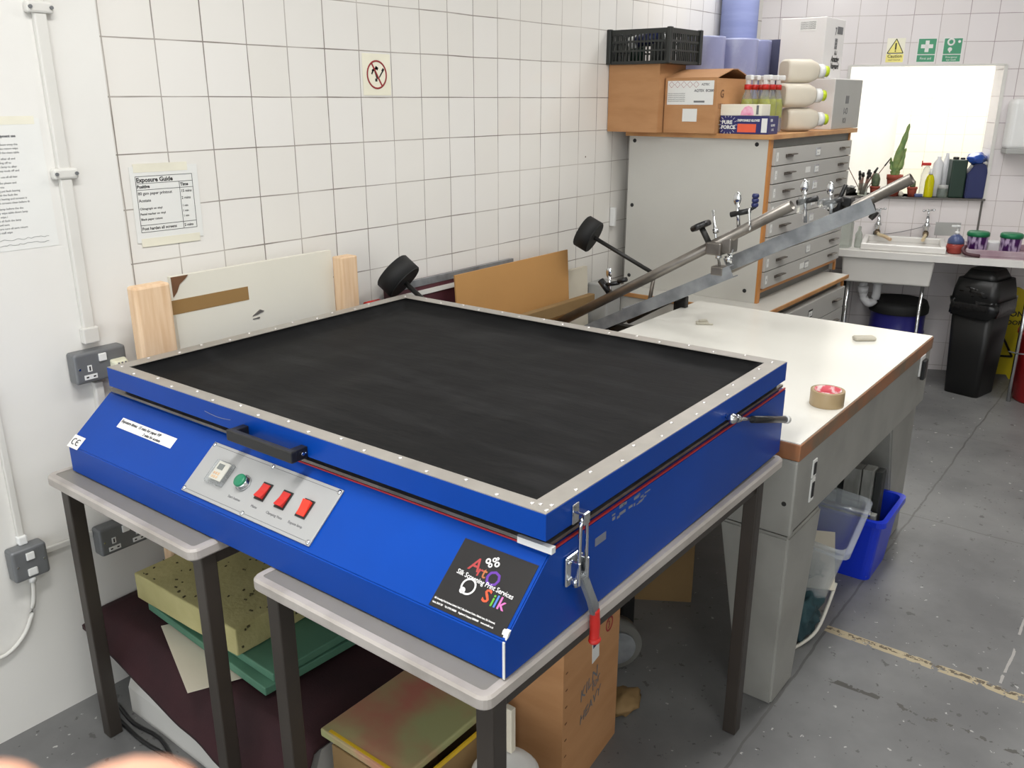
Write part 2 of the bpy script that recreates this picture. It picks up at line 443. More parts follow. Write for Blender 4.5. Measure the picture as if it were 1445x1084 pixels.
# back wall with its opening
OS0, OS1, OZ0, OZ1 = .568, 1.438, 1.14, 1.935
b = B()
T = .20
for x0, x1, z0, z1 in ((-.15,OS0,0,3.1),(OS1,5.2,0,3.1),(OS0,OS1,0,OZ0),(OS0,OS1,OZ1,3.1)): box(b, x0, x1, 0, T, z0, z1)
struct('wall_back', b, TILE_B, FB)
b = B(); box(b, OS0-.012, OS1+.012, -.008, .0, OZ1-.004, OZ1+.008); box(b, OS1, OS1+.02, -.008, 0, OZ0, OZ1); box(b, OS0-.02, OS0, -.008, 0, OZ0, OZ1)
fw = struct('window_1', b, 'white_trunk', FB)
b = B(); box(b, OS0-.1, OS1+.012, -.03, T+.02, OZ0-.012, OZ0); o = struct('window_sill', b, 'dark_line', FB); o.name = 'trim_1'
b = B(); box(b, OS1-.004, OS1+.008, -.004, 0, .86, OZ0-.012); struct('trim_2', b, 'dark_line', FB)
# bright neighbouring room seen through the opening
b = B(); box(b, -1.6, 4.6, 2.6, 2.7, 0, 3.1); struct('wall_lightwell_back', b, TILE_C, FB)
b = B(); prism(b, ((.30,T+.001),(.46,T+.001),(1.275,2.599),(.30,2.599)), 0, 3.1, 'z'); struct('wall_lightwell_side', b, 'white_paint', FB)
b = B(); box(b, -4.5, 9, -5.65, -5.5, 0, 3.1); struct('wall_right', b, 'white_paint')

# ceiling lights (above the frame)
def ceiling_light(x, y, deg, label, L=1.5):
    t = thing('ceiling_light', label, 'ceiling light', (x,y,3.0), deg, 'fluorescent fittings on the ceiling')
    b = B(); box(b, -L/2, L/2, -.09, .09, .04, .10, bev=.008); part('housing', b, 'white_plastic', t, local=True)
    b = B(); box(b, -L/2+.02, L/2-.02, -.07, .07, 0, .04, bev=.012); part('diffuser', b, 'diffuser', t, local=True)
    return t
def area(name, loc, size, energy, rot=(0,0,0), col=(1,.992,.975)):
    l = bpy.data.lights.new(name, 'AREA'); l.shape = 'RECTANGLE'; l.size = size[0]; l.size_y = size[1]; l.energy = energy; l.color = col
    o = bpy.data.objects.new(name, l); COL.objects.link(o); o.location = loc; o.rotation_euler = rot; return o
for i, (x, y, d, e) in enumerate(((-.9,-1.5,0,41),(1.7,-1.8,0,20),(3.4,-2.6,0,8),(-1.2,-3.4,0,16),(3.3,-.75,-66,13))):
    ceiling_light(x, y, d, ['fluorescent ceiling light over the blue unit','fluorescent ceiling light over the white table','fluorescent ceiling light over the open floor','fluorescent ceiling light nearest the camera side','fluorescent ceiling light close to the back wall corner'][i], 1.5 if i < 4 else 1.0)
    area('lamp', (x,y,2.985), (1.4,.3), e, (0,0,math.radians(d)))
p = FB @ Vector((1.6,1.5,2.95)); area('lightwell_lamp', p, (2.0,1.6), 80, (0,0,0), (1,1,.97))

# ------------------------------------------------------------------ wall things (left wall)
# conduit run on the white pier
t = thing('conduit', 'white painted conduit pipe running down the white pier into grey double socket', 'pipe', (-.32,-.03,1.11))
b = B(); box(b, -.335,-.303,-.03,-.012,1.13,3.1,bev=.004); part('trunking', b, 'white_trunk', t)
for z in (1.956, 1.552):
    b = B(); box(b, -.352,-.286,-.036,-.012,z-.014,z+.014,bev=.006); part('clip', b, 'white_trunk', t)
    for dx in (-.345,-.293):
        b = B(); cyl(b, (dx,-.036,z),(dx,-.041,z),.0045,10); part('screw', b, 'socket_metal', t)
b = B(); box(b, -.342,-.296,-.036,-.012,1.09,1.135,bev=.004); part('coupler', b, 'white_trunk', t)
b = B(); box(b, -.332,-.306,-.034,-.012,.58,.975,bev=.004); part('lower_trunking', b, 'white_trunk', t)

def socket(name, label, x, z, w, h, d=.046, y=-.012, outlets=(), switches=(), plug=False):
    t = thing(name, label, 'socket', (x,y,z))
    b = B(); box(b, x-w/2,x+w/2,y-d,y,z-h/2,z+h/2,bev=.008,seg=3); part('back_box', b, 'socket_metal', t)
    Mx = onA(x, z, -y+d)
    for ox in outlets:
        b = B(); sheet(b,.012,.018,Mx,.002,ox,-.002,0); sheet(b,.036,.013,Mx,.002,ox,-.026); o = part('outlet', b, 'white_plastic', t)
        b = B(); box(b,ox-.002,ox+.002,-.008,.004,.0015,.0025,Mx)
        for q in (-.01,.01): box(b,ox+q-.0035,ox+q+.0035,-.028,-.024,.0015,.0025,Mx)
        part('slot', b, 'ink_black', o)
    for sx_ in switches:
        b = B(); box(b,sx_-.011,sx_+.011,.012,.034,0,.006,Mx,.002); part('switch', b, 'white_plastic', t)
    for q in (-w/2+.012, w/2-.012):
        b = B(); cyl(b, Mx@Vector((q,0,0)), Mx@Vector((q,0,.002)), .003, 8); part('screw', b, 'chrome', t)
    return t, Mx
tk, Mx = socket('double_socket', 'grey metal double socket with a cream plug, half way up the white pier', -.315, 1.030, .150, .088, outlets=(-.035,), switches=(.004,))
t = thing('plug', 'cream three-pin plug pushed into the upper grey double socket', 'plug', (-.27,-.058,1.02))
b = B(); taper(b,-.024,.024,-.026,.022,0,.03,.75,Mx@Matrix.Translation((.045,-.01,0)),.006); part('plug_body', b, 'plug_cream', t)
b = B(); 
for k in range(3): box(b,.032+k*.010,.036+k*.010,-.022,.004,.029,.032,Mx)
part('grip', b, 'ink_grey', t)
b = B(); path(b, [Mx@Vector(p) for p in ((.045,-.028,.015),(.045,-.06,.02),(.055,-.12,.012),(.07,-.2,.008),(.075,-.3,.008))], .0035); part('flex', b, 'black_plastic', t)
socket('double_socket', 'grey metal double socket low on the wall behind the near table leg', -.325, .50, .150, .088, outlets=(-.035,.04), switches=(.004,.062))
tf, mf = socket('fused_spur', 'square grey metal fused spur low on the white wall at left', -.592, .527, .094, .094, outlets=(), switches=(.0,))
b = B(); box(b,-.013,.013,-.036,-.014,0,.004,mf,.003); part('fuse_cover', b, 'white_plastic', tf)
t = thing('flex_cable', 'pale flex drooping down the white wall below the grey spur', 'cable', (-.6,-.03,.3))
b = B(); path(b, [(-.592,-.045,.48),(-.592,-.04,.44),(-.60,-.03,.38),(-.63,-.025,.31),(-.69,-.025,.27),(-.78,-.025,.28)], .006); part('cable_sheath', b, 'white_trunk', t)
b = B(); cyl(b, (-.592,-.045,.485),(-.592,-.045,.465),.010,14); part('cable_gland', b, 'white_plastic', t)
t = thing('trunking_strip', 'thin white trunking on the near wall above the grey fused spur', 'trunking', (-.6,-.03,.57))
b = B(); box(b,-.601,-.583,-.026,-.012,.574,1.02,bev=.003); part('channel', b, 'white_trunk', t)
b = B(); box(b,-.604,-.580,-.034,-.012,.574,.60,bev=.004); part('coupler', b, 'white_plastic', t)
solo('trunking_strip', box(B(),-.545,-.40,-.024,-.012,.517,.535,bev=.003), 'white_trunk', 'short white trunking between the grey spur and low double socket', 'trunking')

# notice sheet at far left
t = thing('notice_sheet', 'white typed notice sheet taped to the white pier, far left', 'notice', (-.47,-.014,1.37))
m0 = onA(-.460, 1.53, .0125) @ Matrix.Rotation(math.radians(0), 4, 'Z')
b = B(); sheet(b,.205,.325,m0); part('paper', b, 'label_white', t)
b = B(); text(b,'Code of Conduct and Equipment use',.0085,m0,-.09,.118,.001,bold=.0004)
lines = 21
q = random.Random(3)
words = 'please clean all screens and tools after use and return them to the rack wipe down the table check the lamp is off before leaving make sure ink is put away report any fault to staff'.split()
yy = .098
for k in range(lines):
    if k in (3,7,8,14): yy -= .005
    s = ' '.join(q.choice(words) for _ in range(9))[: q.choice((46,52,30,50,44))]
    text(b, s, .0072, m0, -.095, yy); yy -= .0098
part('lettering', b, 'ink_grey', t)
b = B(); sheet(b,.10,.02,m0,.0009,.04,.158); part('sticky_tape', b, 'masking_tape', t)
b = B(); scribble(b,.16,m0,-.08,-.135,.004,24,seed=2); scribble(b,.16,m0,-.08,-.148,.004,24,seed=5); part('handwriting', b, 'ink_grey', t)

# exposure guide sheet
t = thing('exposure_guide', 'Exposure Guide sheet in a clear pocket taped on the white tiles', 'notice', (-.025,-.005,1.34))
m0 = onA(-.022, 1.448, .002) @ Matrix.Rotation(math.radians(-.5), 4, 'Z')
b = B(); sheet(b,.215,.215,m0,.001); part('plastic_pocket', b, 'label_white', t)
for x, w, y in ((-.01,.17,.103),(.0,.19,-.108)):
    b = B(); sheet(b,w,.024,m0,.0016,x,y); part('sticky_tape', b, 'masking_tape', t)
b = B()
gx0, gx1, gd = -.092, .088, .044
for y in (.080,.060,.042,-.058,-.078):
    box(b,gx0,gx1,y-.0006,y+.0006,.001,.0016,m0)
for x in (gx0,gx1): box(b,x-.0006,x+.0006,-.078,.080,.001,.0016,m0)
box(b,gd-.0006,gd+.0006,-.078,.060,.001,.0016,m0)
part('table_rules', b, 'ink_black', t)
b = B()
text(b,'Exposure Guide',.0175,m0,gx0+.002,.064,bold=.0006)
text(b,'Positive',.0125,m0,gx0+.002,.047,bold=.0005); b2 = B(); text(b2,'Time',.0125,m0,gd+.003,.047,bold=.0005)
for k,(s,v,sz) in enumerate((('80 gsm paper printout','15 mins',.0118),('Acetate','2 mins',.0118),('Chinagraph on vinyl','1 min',.0088),('Pastel marker on vinyl','1 min',.0088),('Black paper cutout','1 min',.0088))):
    y = (.028,.008,-.014,-.029,-.044)[k]
    text(b,s,sz,m0,gx0+.003,y,bold=.0002); text(b2,v,sz*.95,m0,gd+.003,y,bold=.0002)
text(b,'Post harden all screens',.0118,m0,gx0+.003,-.072,bold=.0003); text(b2,'2 mins',.0112,m0,gd+.003,-.072,bold=.0003)
part('lettering', b, 'ink_black', t); part('lettering', b2, 'ink_black', t)

# no smoking sign
t = thing('no_smoking_sign', 'small round no smoking sticker on the white tiles', 'sign', (.845,-.004,1.76))
m0 = onA(.846, 1.821, .001)
b = B(); sheet(b,.135,.14,m0,.0008); part('backing', b, 'sign_cream', t)
b = B(); disc(b,.049,m0,.0008,.0008,r0=.043); box(b,-.043,.043,-.003,.003,.0008,.0018,m0@Matrix.Rotation(math.radians(-58),4,'Z')); part('prohibition_ring', b, 'sign_red', t)
b = B()
box(b,-.018,.018,-.004,.002,.0006,.0012,m0@Matrix.Translation((-.004,.002,0))@Matrix.Rotation(math.radians(-70),4,'Z'))
for x_,y_,w_,h_,a_ in ((-.010,.018,.028,.008,25),(-.020,.010,.020,.006,60),(.022,.004,.034,.005,50),(.030,.016,.012,.009,50),(-.004,-.018,.010,.010,0),(.0,.022,.014,.010,-30)):
    box(b,-w_/2,w_/2,-h_/2,h_/2,.0008,.0014,m0@Matrix.Translation((x_,y_,0))@Matrix.Rotation(math.radians(a_),4,'Z'),)
part('cigarette_symbol', b, 'dark_iron', t)
solo('switch_plate', box(B(),2.455,2.475,-.03,-.001,1.11,1.205,bev=.003), 'white_plastic', 'small white plate on the tiles left of the grey plan chest', 'switch plate')

# ------------------------------------------------------------------ boards leaning behind the unit
def lean(x0,x1,z0,z1,y0,y1,th,m=None): # leaning sheet, bottom at y0, top at y1
    s = B()
    P = [(x0,y0,z0),(x1,y0,z0),(x1,y1,z1),(x0,y1,z1)]
    a = [s.verts.new(p) for p in P]; c = [s.verts.new((p[0],p[1]+th,p[2])) for p in P]
    s.faces.new(a); s.faces.new(c[::-1])
    for i in range(4): s.faces.new((a[i],c[i],c[(i+1)%4],a[(i+1)%4]))
    bmesh.ops.recalc_face_normals(s, faces=s.faces)
    return s
t = thing('leaning_board', 'cream board with a strip of brown tape leaning on tiles behind blue unit', 'board', (.2,-.1,.0))
b = lean(-.10,.50,0,1.250,-.14,-.10,.018); part('panel', b, 'board_white', t)
b = lean(-.112,.155,1.140,1.182,-.1045,-.1032,.0012); part('parcel_tape', b, 'brown_tape', t, label='strip of brown parcel tape')
s = B(); 
for p_ in (((-.100,1.2495),(-.045,1.2495),(-.058,1.238),(-.075,1.226),(-.086,1.205),(-.0995,1.190)),): prism(s, p_, -.1035, -.099)
part('chipped_corner', s, 'chip_brown', t, label='chipped brown corner')
b = B(); prism(b, ((.16,1.086),(.19,1.102),(.205,1.095),(.18,1.088)), -.108,-.104); prism(b, ((.16,1.077),(.185,1.075),(.185,1.079)), -.109,-.105); part('scuff', b, 'dark_line', t)
b = B(); box(b,-.245,-.137,-.16,-.115,0,1.250,bev=.008); solo('timber_post', b, 'pine', 'pale pine timber post standing at left end of the cream board', 'timber')
b = B(); box(b,.503,.572,-.15,-.10,0,1.228,bev=.004); solo('timber_post', b, 'pine', 'pale pine timber post standing at right end of the cream board', 'timber')

t = thing('framed_screen', 'dark maroon screen frame leaning low against the tiles', 'screen frame', (1.2,-.05,0))
b = lean(.82,1.60,.0,1.06,-.09,-.03,.02); part('mesh_panel', b, 'maroon_frame', t)
b = lean(.82,1.60,1.035,1.062,-.034,-.033,.012); part('top_rail', b, 'galvanised', t)
b = lean(.86,1.58,1.000,1.018,-.040,-.038,.010); part('cross_rail', b, 'white_trunk', t)
b = lean(1.13,1.93,.0,1.065,-.16,-.10,.006); solo('cardboard_sheet', b, 'cardboard_light', 'orange-brown cardboard sheet leaning behind the blue unit lid', 'cardboard')
b = lean(1.80,2.18,.0,.945,-.10,-.05,.02); solo('hardboard_panel', b, 'card_cream', 'pale cream panel edge showing right of the cardboard sheet', 'board')
b = B(); box(b,1.30,2.0,-.215,-.18,.803,.857,bev=.003); solo('timber_batten', b, 'cardboard_dull', 'brown timber batten running level in front of the leaning panels', 'timber')
b = B(); box(b,2.20,2.335,-.16,-.04,0,.86,bev=.01); solo('grey_upright_panel', b, 'box_grey', 'light grey panel standing between the panels and plan chest', 'panel')  # plain grey panel standing in the gap beside the plan chest

# ------------------------------------------------------------------ tables under the blue unit
def school_table(name, label, x0, x1, y0, y1):
    zt = .82
    t = thing(name, label, 'table', ((x0+x1)/2,(y0+y1)/2,0))
    b = B(); box(b,x0+.018,x1-.018,y0+.018,y1-.018,zt-.024,zt); part('tabletop', b, 'table_laminate', t)
    s = B(); rings = []
    def loop(off, z, r_):
        o = []
        for cx_, cy_, a0 in ((x1,y1,0),(x0,y1,90),(x0,y0,180),(x1,y0,270)):
            sx_ = 1 if cx_ == x1 else -1; sy_ = 1 if cy_ == y1 else -1
            for k in range(6):
                a = math.radians(a0+18*k); o.append(s.verts.new((cx_-sx_*(off+r_)+r_*math.cos(a), cy_-sy_*(off+r_)+r_*math.sin(a), z)))
        return o
    rings = [loop(.0185,zt-.026,.008),loop(.003,zt-.026,.02),loop(0,zt-.022,.022),loop(0,zt-.004,.022),loop(.004,zt+.0012,.02),loop(.0185,zt+.0012,.008),loop(.0185,zt-.026,.008)]
    for a_, d_ in zip(rings, rings[1:]):
        for k in range(24): s.faces.new((a_[k],a_[(k+1)%24],d_[(k+1)%24],d_[k]))
    bmesh.ops.recalc_face_normals(s, faces=s.faces)
    part('edge_band', s, 'table_edge', t)
    for x, y in ((x0+.028,y0+.028),(x1-.15,y0+.028),(x1-.15,y1-.03),(x0+.028,y1-.03)):
        b = B(); box(b,x,x+.038,y-.019+.0,y+.019,0,zt-.026,bev=.003); part('leg', b, 'table_steel', t)
    b = B()
    box(b,x0+.06,x1-.15,y0+.016,y0+.040,zt-.058,zt-.026); box(b,x0+.06,x1-.15,y1-.042,y1-.018,zt-.058,zt-.026)
    box(b,x0+.034,x0+.060,y0+.04,y1-.04,zt-.058,zt-.026); box(b,x1-.145,x1-.12,y0+.04,y1-.04,zt-.058,zt-.026)
    part('frame_rail', b, 'table_steel', t)
    return t
school_table('work_table', 'grey school table nearest the left wall, under the blue unit', -.570, .715, -.848, -.190)
school_table('work_table', 'grey school table nearest the camera, under the blue unit', -.553, .715, -1.650, -1.028)

# ------------------------------------------------------------------ exposure unit
S = .968
UO = (-.375,-1.640,.820)
U = thing('exposure_unit', 'large blue screen exposure unit with black rubber blanket lid', 'exposure unit', UO, .8)
SM = Matrix.Diagonal((S,S,S,1))
def up(name, b, material, parent=None, label=None):
    bmesh.ops.transform(b, matrix=SM, verts=b.verts)
    return part(name, b, material, parent or U, label, local=True)
YL = 1.412
b = B(); prism(b, ((-.123,0.002),(-.123,.078),(.010,.190),(1.150,.190),(1.150,.002)), 0, 1.462, 'y', bev=.0025); up('body', b, 'steel_blue')
b = B(); box(b,.004,1.14,.006,YL+.040,.196,.203); up('glass_bed', b, 'dull_steel', label='edge of the glass bed')
b = B(); box(b,.016,1.125,.012,YL-.008,.190,.196); up('gasket', b, 'black_gasket')
b = B(); box(b,.020,1.115,.014,YL-.014,.203,.2235); up('gasket', b, 'black_gasket')
b = B(); box(b,.006,.010,.004,YL*.62,.1895,.193); box(b,.006,1.146,.0,.004,.1895,.1935); up('red_seal', b, 'red_line')
# lid
LX0, LX1, LY0, LY1, LZ0, LZ1 = -.014, 1.120, -.006, YL, .2235, .274
TI = .037; TB = .045   # trim widths
lid = B()
box(lid,LX0,LX0+.024,LY0,LY1,LZ0,LZ1); box(lid,LX1-.024,LX1,LY0,LY1,LZ0,LZ1)
box(lid,LX0+.024,LX1-.024,LY0,LY0+.024,LZ0,LZ1); box(lid,LX0+.024,LX1-.024,LY1-.024,LY1,LZ0,LZ1)
lid = up('lid_frame', lid, 'steel_blue')
tr = []
b = B(); box(b,LX0+.001,LX0+TI,LY0+.001,LY1-.001,LZ1,LZ1+.0018); up('trim_strip', b, 'alu_trim', lid)
b = B(); box(b,LX1-TB,LX1-.001,LY0+.001,LY1-.001,LZ1,LZ1+.0018); up('trim_strip', b, 'alu_trim', lid)
b = B(); box(b,LX0+TI,LX1-TB,LY0+.001,LY0+.046,LZ1,LZ1+.0018); up('trim_strip', b, 'alu_trim', lid)
b = B(); box(b,LX0+TI,LX1-TB,LY1-TB,LY1-.001,LZ1,LZ1+.0018); up('trim_strip', b, 'alu_trim', lid)
# rubber blanket: pans down from the trims
s = B()
nx, ny = 46, 56
bx0, bx1, by0, by1 = LX0+.014, LX1-.014, LY0+.02, LY1-.014
grid = []
for i in range(nx+1):
    row = []
    for j in range(ny+1):
        x = bx0+(bx1-bx0)*i/nx; y = by0+(by1-by0)*j/ny
        e = min(x-LX0-TI+.004, LX1-TB+.004-x, y-LY0-.042, LY1-TB+.004-y)
        k = max(0, min(1, e/.035)); k = k*k*(3-2*k)
        z = LZ1-.001-.026*k + (.0035*noise.noise(Vector((x*3,y*7,0)))+.0012*noise.noise(Vector((x*9,y*22,3))))*k
        row.append(s.verts.new((x,y,z)))
    grid.append(row)
for i in range(nx):
    for j in range(ny):
        f = s.faces.new((grid[i][j],grid[i+1][j],grid[i+1][j+1],grid[i][j+1])); f.smooth = True
up('rubber_blanket', s, 'black_rubber', lid)
# rivets
rv = B(); lathe(rv, [(.0048,0),(.0042,.0016),(.0022,.0026),(0,.003)], seg=10)
bmesh.ops.transform(rv, matrix=SM, verts=rv.verts)
rv0 = link('rivet', rv, 'rivet_metal'); rv0.parent = lid
spots = []
n = 17
for i in range(n):
    y = LY0+.03+(LY1-LY0-.06)*i/(n-1)
    spots.append((LX0+(.010 if i%2 else .026), y)); spots.append((LX1-(.012 if i%2 else .032), y))
n = 13
for i in range(1,n):
    x = LX0+.03+(LX1-LX0-.06)*i/n
    spots.append((x, LY0+(.013 if i%2 else .034))); spots.append((x, LY1-(.013 if i%2 else .032)))
spots += [(LX0+.012,LY0+.008),(LX0+.034,LY0+.012),(LX0+.02,LY0+.044)]
for i, (x, y) in enumerate(spots):
    o = rv0 if i == 0 else rv0.copy()
    if i: COL.objects.link(o)
    o.location = (x*S, y*S, (LZ1+.0018)*S)
# handle
hd = B(); box(hd,-.060,-.044,.610,.835,.222,.248,bev=.003); box(hd,-.046,LX0,.612,.632,.222,.248,bev=.002); box(hd,-.046,LX0,.813,.833,.222,.248,bev=.002)
h = up('handle', hd, 'black_plastic', lid, 'black plastic bow handle')
b = B(); cyl(b,(-.03,.611,.236),(-.03,.608,.236),.004,10); cyl(b,(-.022,.611,.236),(-.022,.609,.236),.002,10); up('screw', b, 'chrome', h)
# slope frame: right = -y, up = up the slope
sl = Vector((-.133,0,-.112)).normalized()
def onS(y, tt): return Fm((.010+sl.x*tt, y, .190+sl.z*tt), (0,-1,0), (-sl.x,0,-sl.z)) @ Matrix.Translation((0,0,.0006))
def cen(y0,y1,t0,t1): return onS((y0+y1)/2,(t0+t1)/2)
m0 = cen(.506,.952,.028,.1615)
b = B(); box(b,-.223,.223,-.067,.067,0,.004,m0,.001); pn = up('control_panel', b, 'panel_grey', label='silver control panel with timer and rocker switches')
b = B()
for y in (-.0595,.0595): box(b,-.216,.216,y-.0005,y+.0005,.004,.0044,m0)
up('border_line', b, 'ink_grey', pn)
for x, y in ((-.216,.060),(.216,.060),(-.216,-.060),(.216,-.060),(0,.060),(0,-.060)):
    b = B(); lathe(b,[(.0055,.004),(.005,.006),(.002,.0075),(0,.0075)],(x,y,0),12,m0); up('screw', b, 'chrome', pn)
b = B(); box(b,-.032,.032,-.030,.030,.004,.014,m0@Matrix.Translation((-.135,.001,0)),.004); tm_ = up('timer', b, 'clear_plastic', pn, 'clear plastic timer housing')
b = B(); box(b,-.020,.022,-.022,.024,.012,.0152,m0@Matrix.Translation((-.133,.003,0)),.001); up('timer_face', b, 'timer_face', tm_)
b = B(); box(b,-.013,.007,.004,.018,.0145,.0160,m0@Matrix.Translation((-.133,.003,0))); up('display', b, 'display_grey', tm_)
b = B()
for i in range(3):
    for j in range(2): box(b,-.014+i*.008,-.009+i*.008,-.018+j*.009,-.012+j*.009,.0145,.0165,m0@Matrix.Translation((-.133,.003,0)),.0008)
up('timer_key', b, 'hose_cream', tm_)
b = B(); lathe(b,[(.0195,.004),(.0195,.010),(.016,.013),(.016,.018)],(-.050,.001,0),28,m0); g = up('push_button', b, 'chrome', pn, 'green push button in a chrome ring')
b = B(); lathe(b,[(.0155,.013),(.0155,.022),(.013,.0245),(0,.0248)],(-.050,.001,0),28,m0); up('button_cap', b, 'green_button', g)
for i, x in enumerate((.020,.088,.157)):
    b = B(); box(b,-.0155,.0155,-.0215,.0215,.004,.0065,m0@Matrix.Translation((x,.0005,0)),.0008); r_ = up('rocker_switch', b, 'black_plastic', pn, ['left red rocker switch','middle red rocker switch','right red rocker switch, lit'][i])
    b = B(); prism(b, ((-.017,.0065),(-.017,.015),(-.002,.0105),(.017,.0085),(.017,.0065)) if i < 2 else ((-.017,.0065),(-.017,.0085),(-.002,.0105),(.017,.015),(.017,.0065)), -.0115, .0115, 'x', m0@Matrix.Translation((x,.0005,0)))
    rk = up('rocker', b, 'bright_red' if i == 2 else 'red_plastic', r_)
b = B()
for s_, x in (('Start button',-.050),('Mains',.020),('Clamping Vacu',.088),('Expose lamp',.157)):
    b = B(); text(b,s_,.0088,m0,x,-.040,.0044,'CENTER'); up('lettering', b, 'ink_grey', pn)
# paper labels
b = B(); m0 = cen(1.405,1.468,.140,.180); sheet(b,.052,.037,m0,.0006,bev=0); lb = up('ce_label', b, 'sticker_white', label='small white CE mark label')
b = B()
for cx in (-.009,.010):
    pts = []
    for k in range(9):
        a = math.radians(60+240*k/8); pts.append(m0@Vector((cx+.0085*math.cos(a), .0085*math.sin(a), .0012)))
    path(b, pts, .0011, 6, sub=1)
path(b, [m0@Vector((.002,0,.0012)), m0@Vector((.011,0,.0012))], .0010, 6, sub=1)
up('ce_mark', b, 'ink_black', lb)
b = B(); m0 = cen(1.085,1.33,.054,.082); sheet(b,.245,.029,m0,.0006); lb = up('tape_label', b, 'sticker_white', label='white tape label with handwriting')
b = B()
text(b,'Exposure times:  15 mins for paper P/P',.0115,m0,-.118,.002,.0010,bold=.0002,shear=.2,sx=.98)
text(b,'2 mins for acetate',.0105,m0,-.005,-.011,.0010,bold=.0002,shear=.2)
up('handwriting', b, 'ink_black', lb)
# brand sticker
m0 = cen(.008,.176,.030,.168)
b = B(); box(b,-.084,.084,-.069,.069,0,.0006,m0); st = up('brand_sticker', b, 'sticker_black', label='black sticker with coloured ArtO Silk lettering')
def lt(name, s_, size, x, y, c_, **k):
    b = B(); text(b, s_, size, m0, x, y, k.pop('z',.0008), **k); up(name, b, c_, st)
lt('letter','A',.036,-.047,.018,'logo_red',bold=.0004,shear=.15); lt('letter','r',.030,-.025,.012,'logo_red',bold=.0003); lt('letter','t',.030,-.014,.012,'logo_orange',bold=.0003)
lt('letter','O',.040,-.004,.004,'logo_purple',bold=.0006)
lt('letter','S',.034,.010,-.026,'logo_scarlet',bold=.0005); lt('letter','i',.032,.030,-.028,'logo_green',bold=.0004); lt('letter','l',.032,.037,-.028,'logo_blue',bold=.0004); lt('letter','k',.032,.045,-.028,'logo_pink',bold=.0004)
b = B(); text(b,'Silk Screening Print Services',.0132,m0,-.064,.003,.0012,bold=.0001,ang=math.radians(-3),sx=.88)
# white flower-like splash and ring beside the letters
for cx, cy, r_ in ((-.014,.044,.0055),(-.003,.050,.0045),(.006,.044,.0055),(-.006,.038,.0045),(.002,.054,.003)): disc(b,r_,m0,.0008,.0006,cx,cy,14,r0=r_*.45)
disc(b,.016,m0,.0008,.0006,-.026,-.012,24,r0=.0125); disc(b,.006,m0,.0008,.0006,-.034,-.022,16)
text(b,'Silk Screening Print Services Limited, Unit 7, Blue Business Centre, Atlantic Lane, Sth. Somerset,',.0047,m0,-.080,-.054,.0010,sx=.76,bold=.0001)
text(b,'Herts. EN10 7SF     Tel. 01992 000000     Registered Company 00000000     www.artosilk.co.uk',.0047,m0,-.080,-.062,.0010,sx=.76,bold=.0001)
up('lettering', b, 'sticker_white', st)
# corner guard
b = B(); prism(b, ((0,0),(.075,0),(.078,.004),(.078,.009),(0,.012)), .195, .2075, 'z', Matrix.Translation((-.004,-.012,0))@Matrix(((0,1,0,0),(1,0,0,0),(0,0,1,0),(0,0,0,1)))); up('corner_guard', b, 'white_plastic', label='folded white foam corner guard')
# scratches
b = B()
q = random.Random(5)
for k in range(16):
    x = .22+q.random()*.14; z = .160+q.random()*.022
    box(b,x,x+.006+q.random()*.018,-.0006,.001,z,z+.002+q.random()*.005)
box(b,.16,.20,-.0006,.001,.135,.152); up('scuff', b, 'scratch_grey', label='scuffed paint')
b = B(); pts = [(-.0145, .98-.02*k, .247-.004*math.sin(k/5*PI)) for k in range(6)]; path(b, pts, .0007, 5); up('scuff', b, 'scratch_grey', lid)
b = B(); box(b,-.1242,-.122,-.0004,.004,.004,.078); up('scuff', b, 'label_white', label='chipped white corner edge')
b = B(); prism(b,((-.119,.080),(-.112,.083),(-.105,.093),(-.112,.092)),-.0005,.012); up('scuff', b, 'label_white', label='chipped white corner')
# toggle latch on the right side (y < 0)
b = B(); box(b,.052,.102,-.008,.0,.100,.160,bev=.003); lt_ = up('toggle_latch', b, 'chrome', label='chrome toggle latch with red grip')
b = B(); box(b,.060,.066,-.030,-.006,.106,.154,bev=.002); box(b,.088,.094,-.030,-.006,.106,.154,bev=.002); up('bracket', b, 'chrome', lt_)
b = B(); path(b, [(.062,-.024,.118),(.064,-.026,.16),(.066,-.026,.226),(.072,-.026,.238),(.080,-.026,.238),(.086,-.026,.226),(.088,-.026,.16),(.090,-.024,.118)], .0035, 10); up('loop_rod', b, 'chrome', lt_)
b = B(); box(b,.066,.088,-.009,-.006,.222,.262,bev=.002); box(b,.068,.086,-.032,-.007,.258,.263,bev=.002,m=Matrix.Translation((0,0,-.012))); box(b,.068,.086,-.033,-.030,.228,.250,bev=.001); up('catch_hook', b, 'chrome', lt_)
for x in (.062,.092):
    b = B(); cyl(b,(x,-.020,.120),(x,-.020,.104),.006,12); up('adjusting_nut', b, 'chrome', lt_)
for x,z in ((.058,.150),(.058,.116),(.098,.150),(.098,.116)):
    b = B(); lathe(b,[(.005,0),(.004,.003),(0,.0035)],m=Fm((x,-.008,z),(1,0,0),(0,0,1)),seg=10); up('screw', b, 'chrome', lt_)
b = B(); prism(b, ((.070,.118),(.092,.118),(.116,.070),(.134,.036),(.136,.014),(.118,.014),(.104,.050)), -.030,-.018,'y',bev=.002); up('lever', b, 'galvanised', lt_)
b = B(); path(b, [(.127,-.024,.024),(.129,-.024,.0),(.130,-.024,-.020),(.129,-.024,-.042)], [.010,.0105,.010,.011], 14); ball(b,(.128,-.026,-.044),.012,(1.3,1,.6),sub=2); up('grip', b, 'red_plastic', lt_)
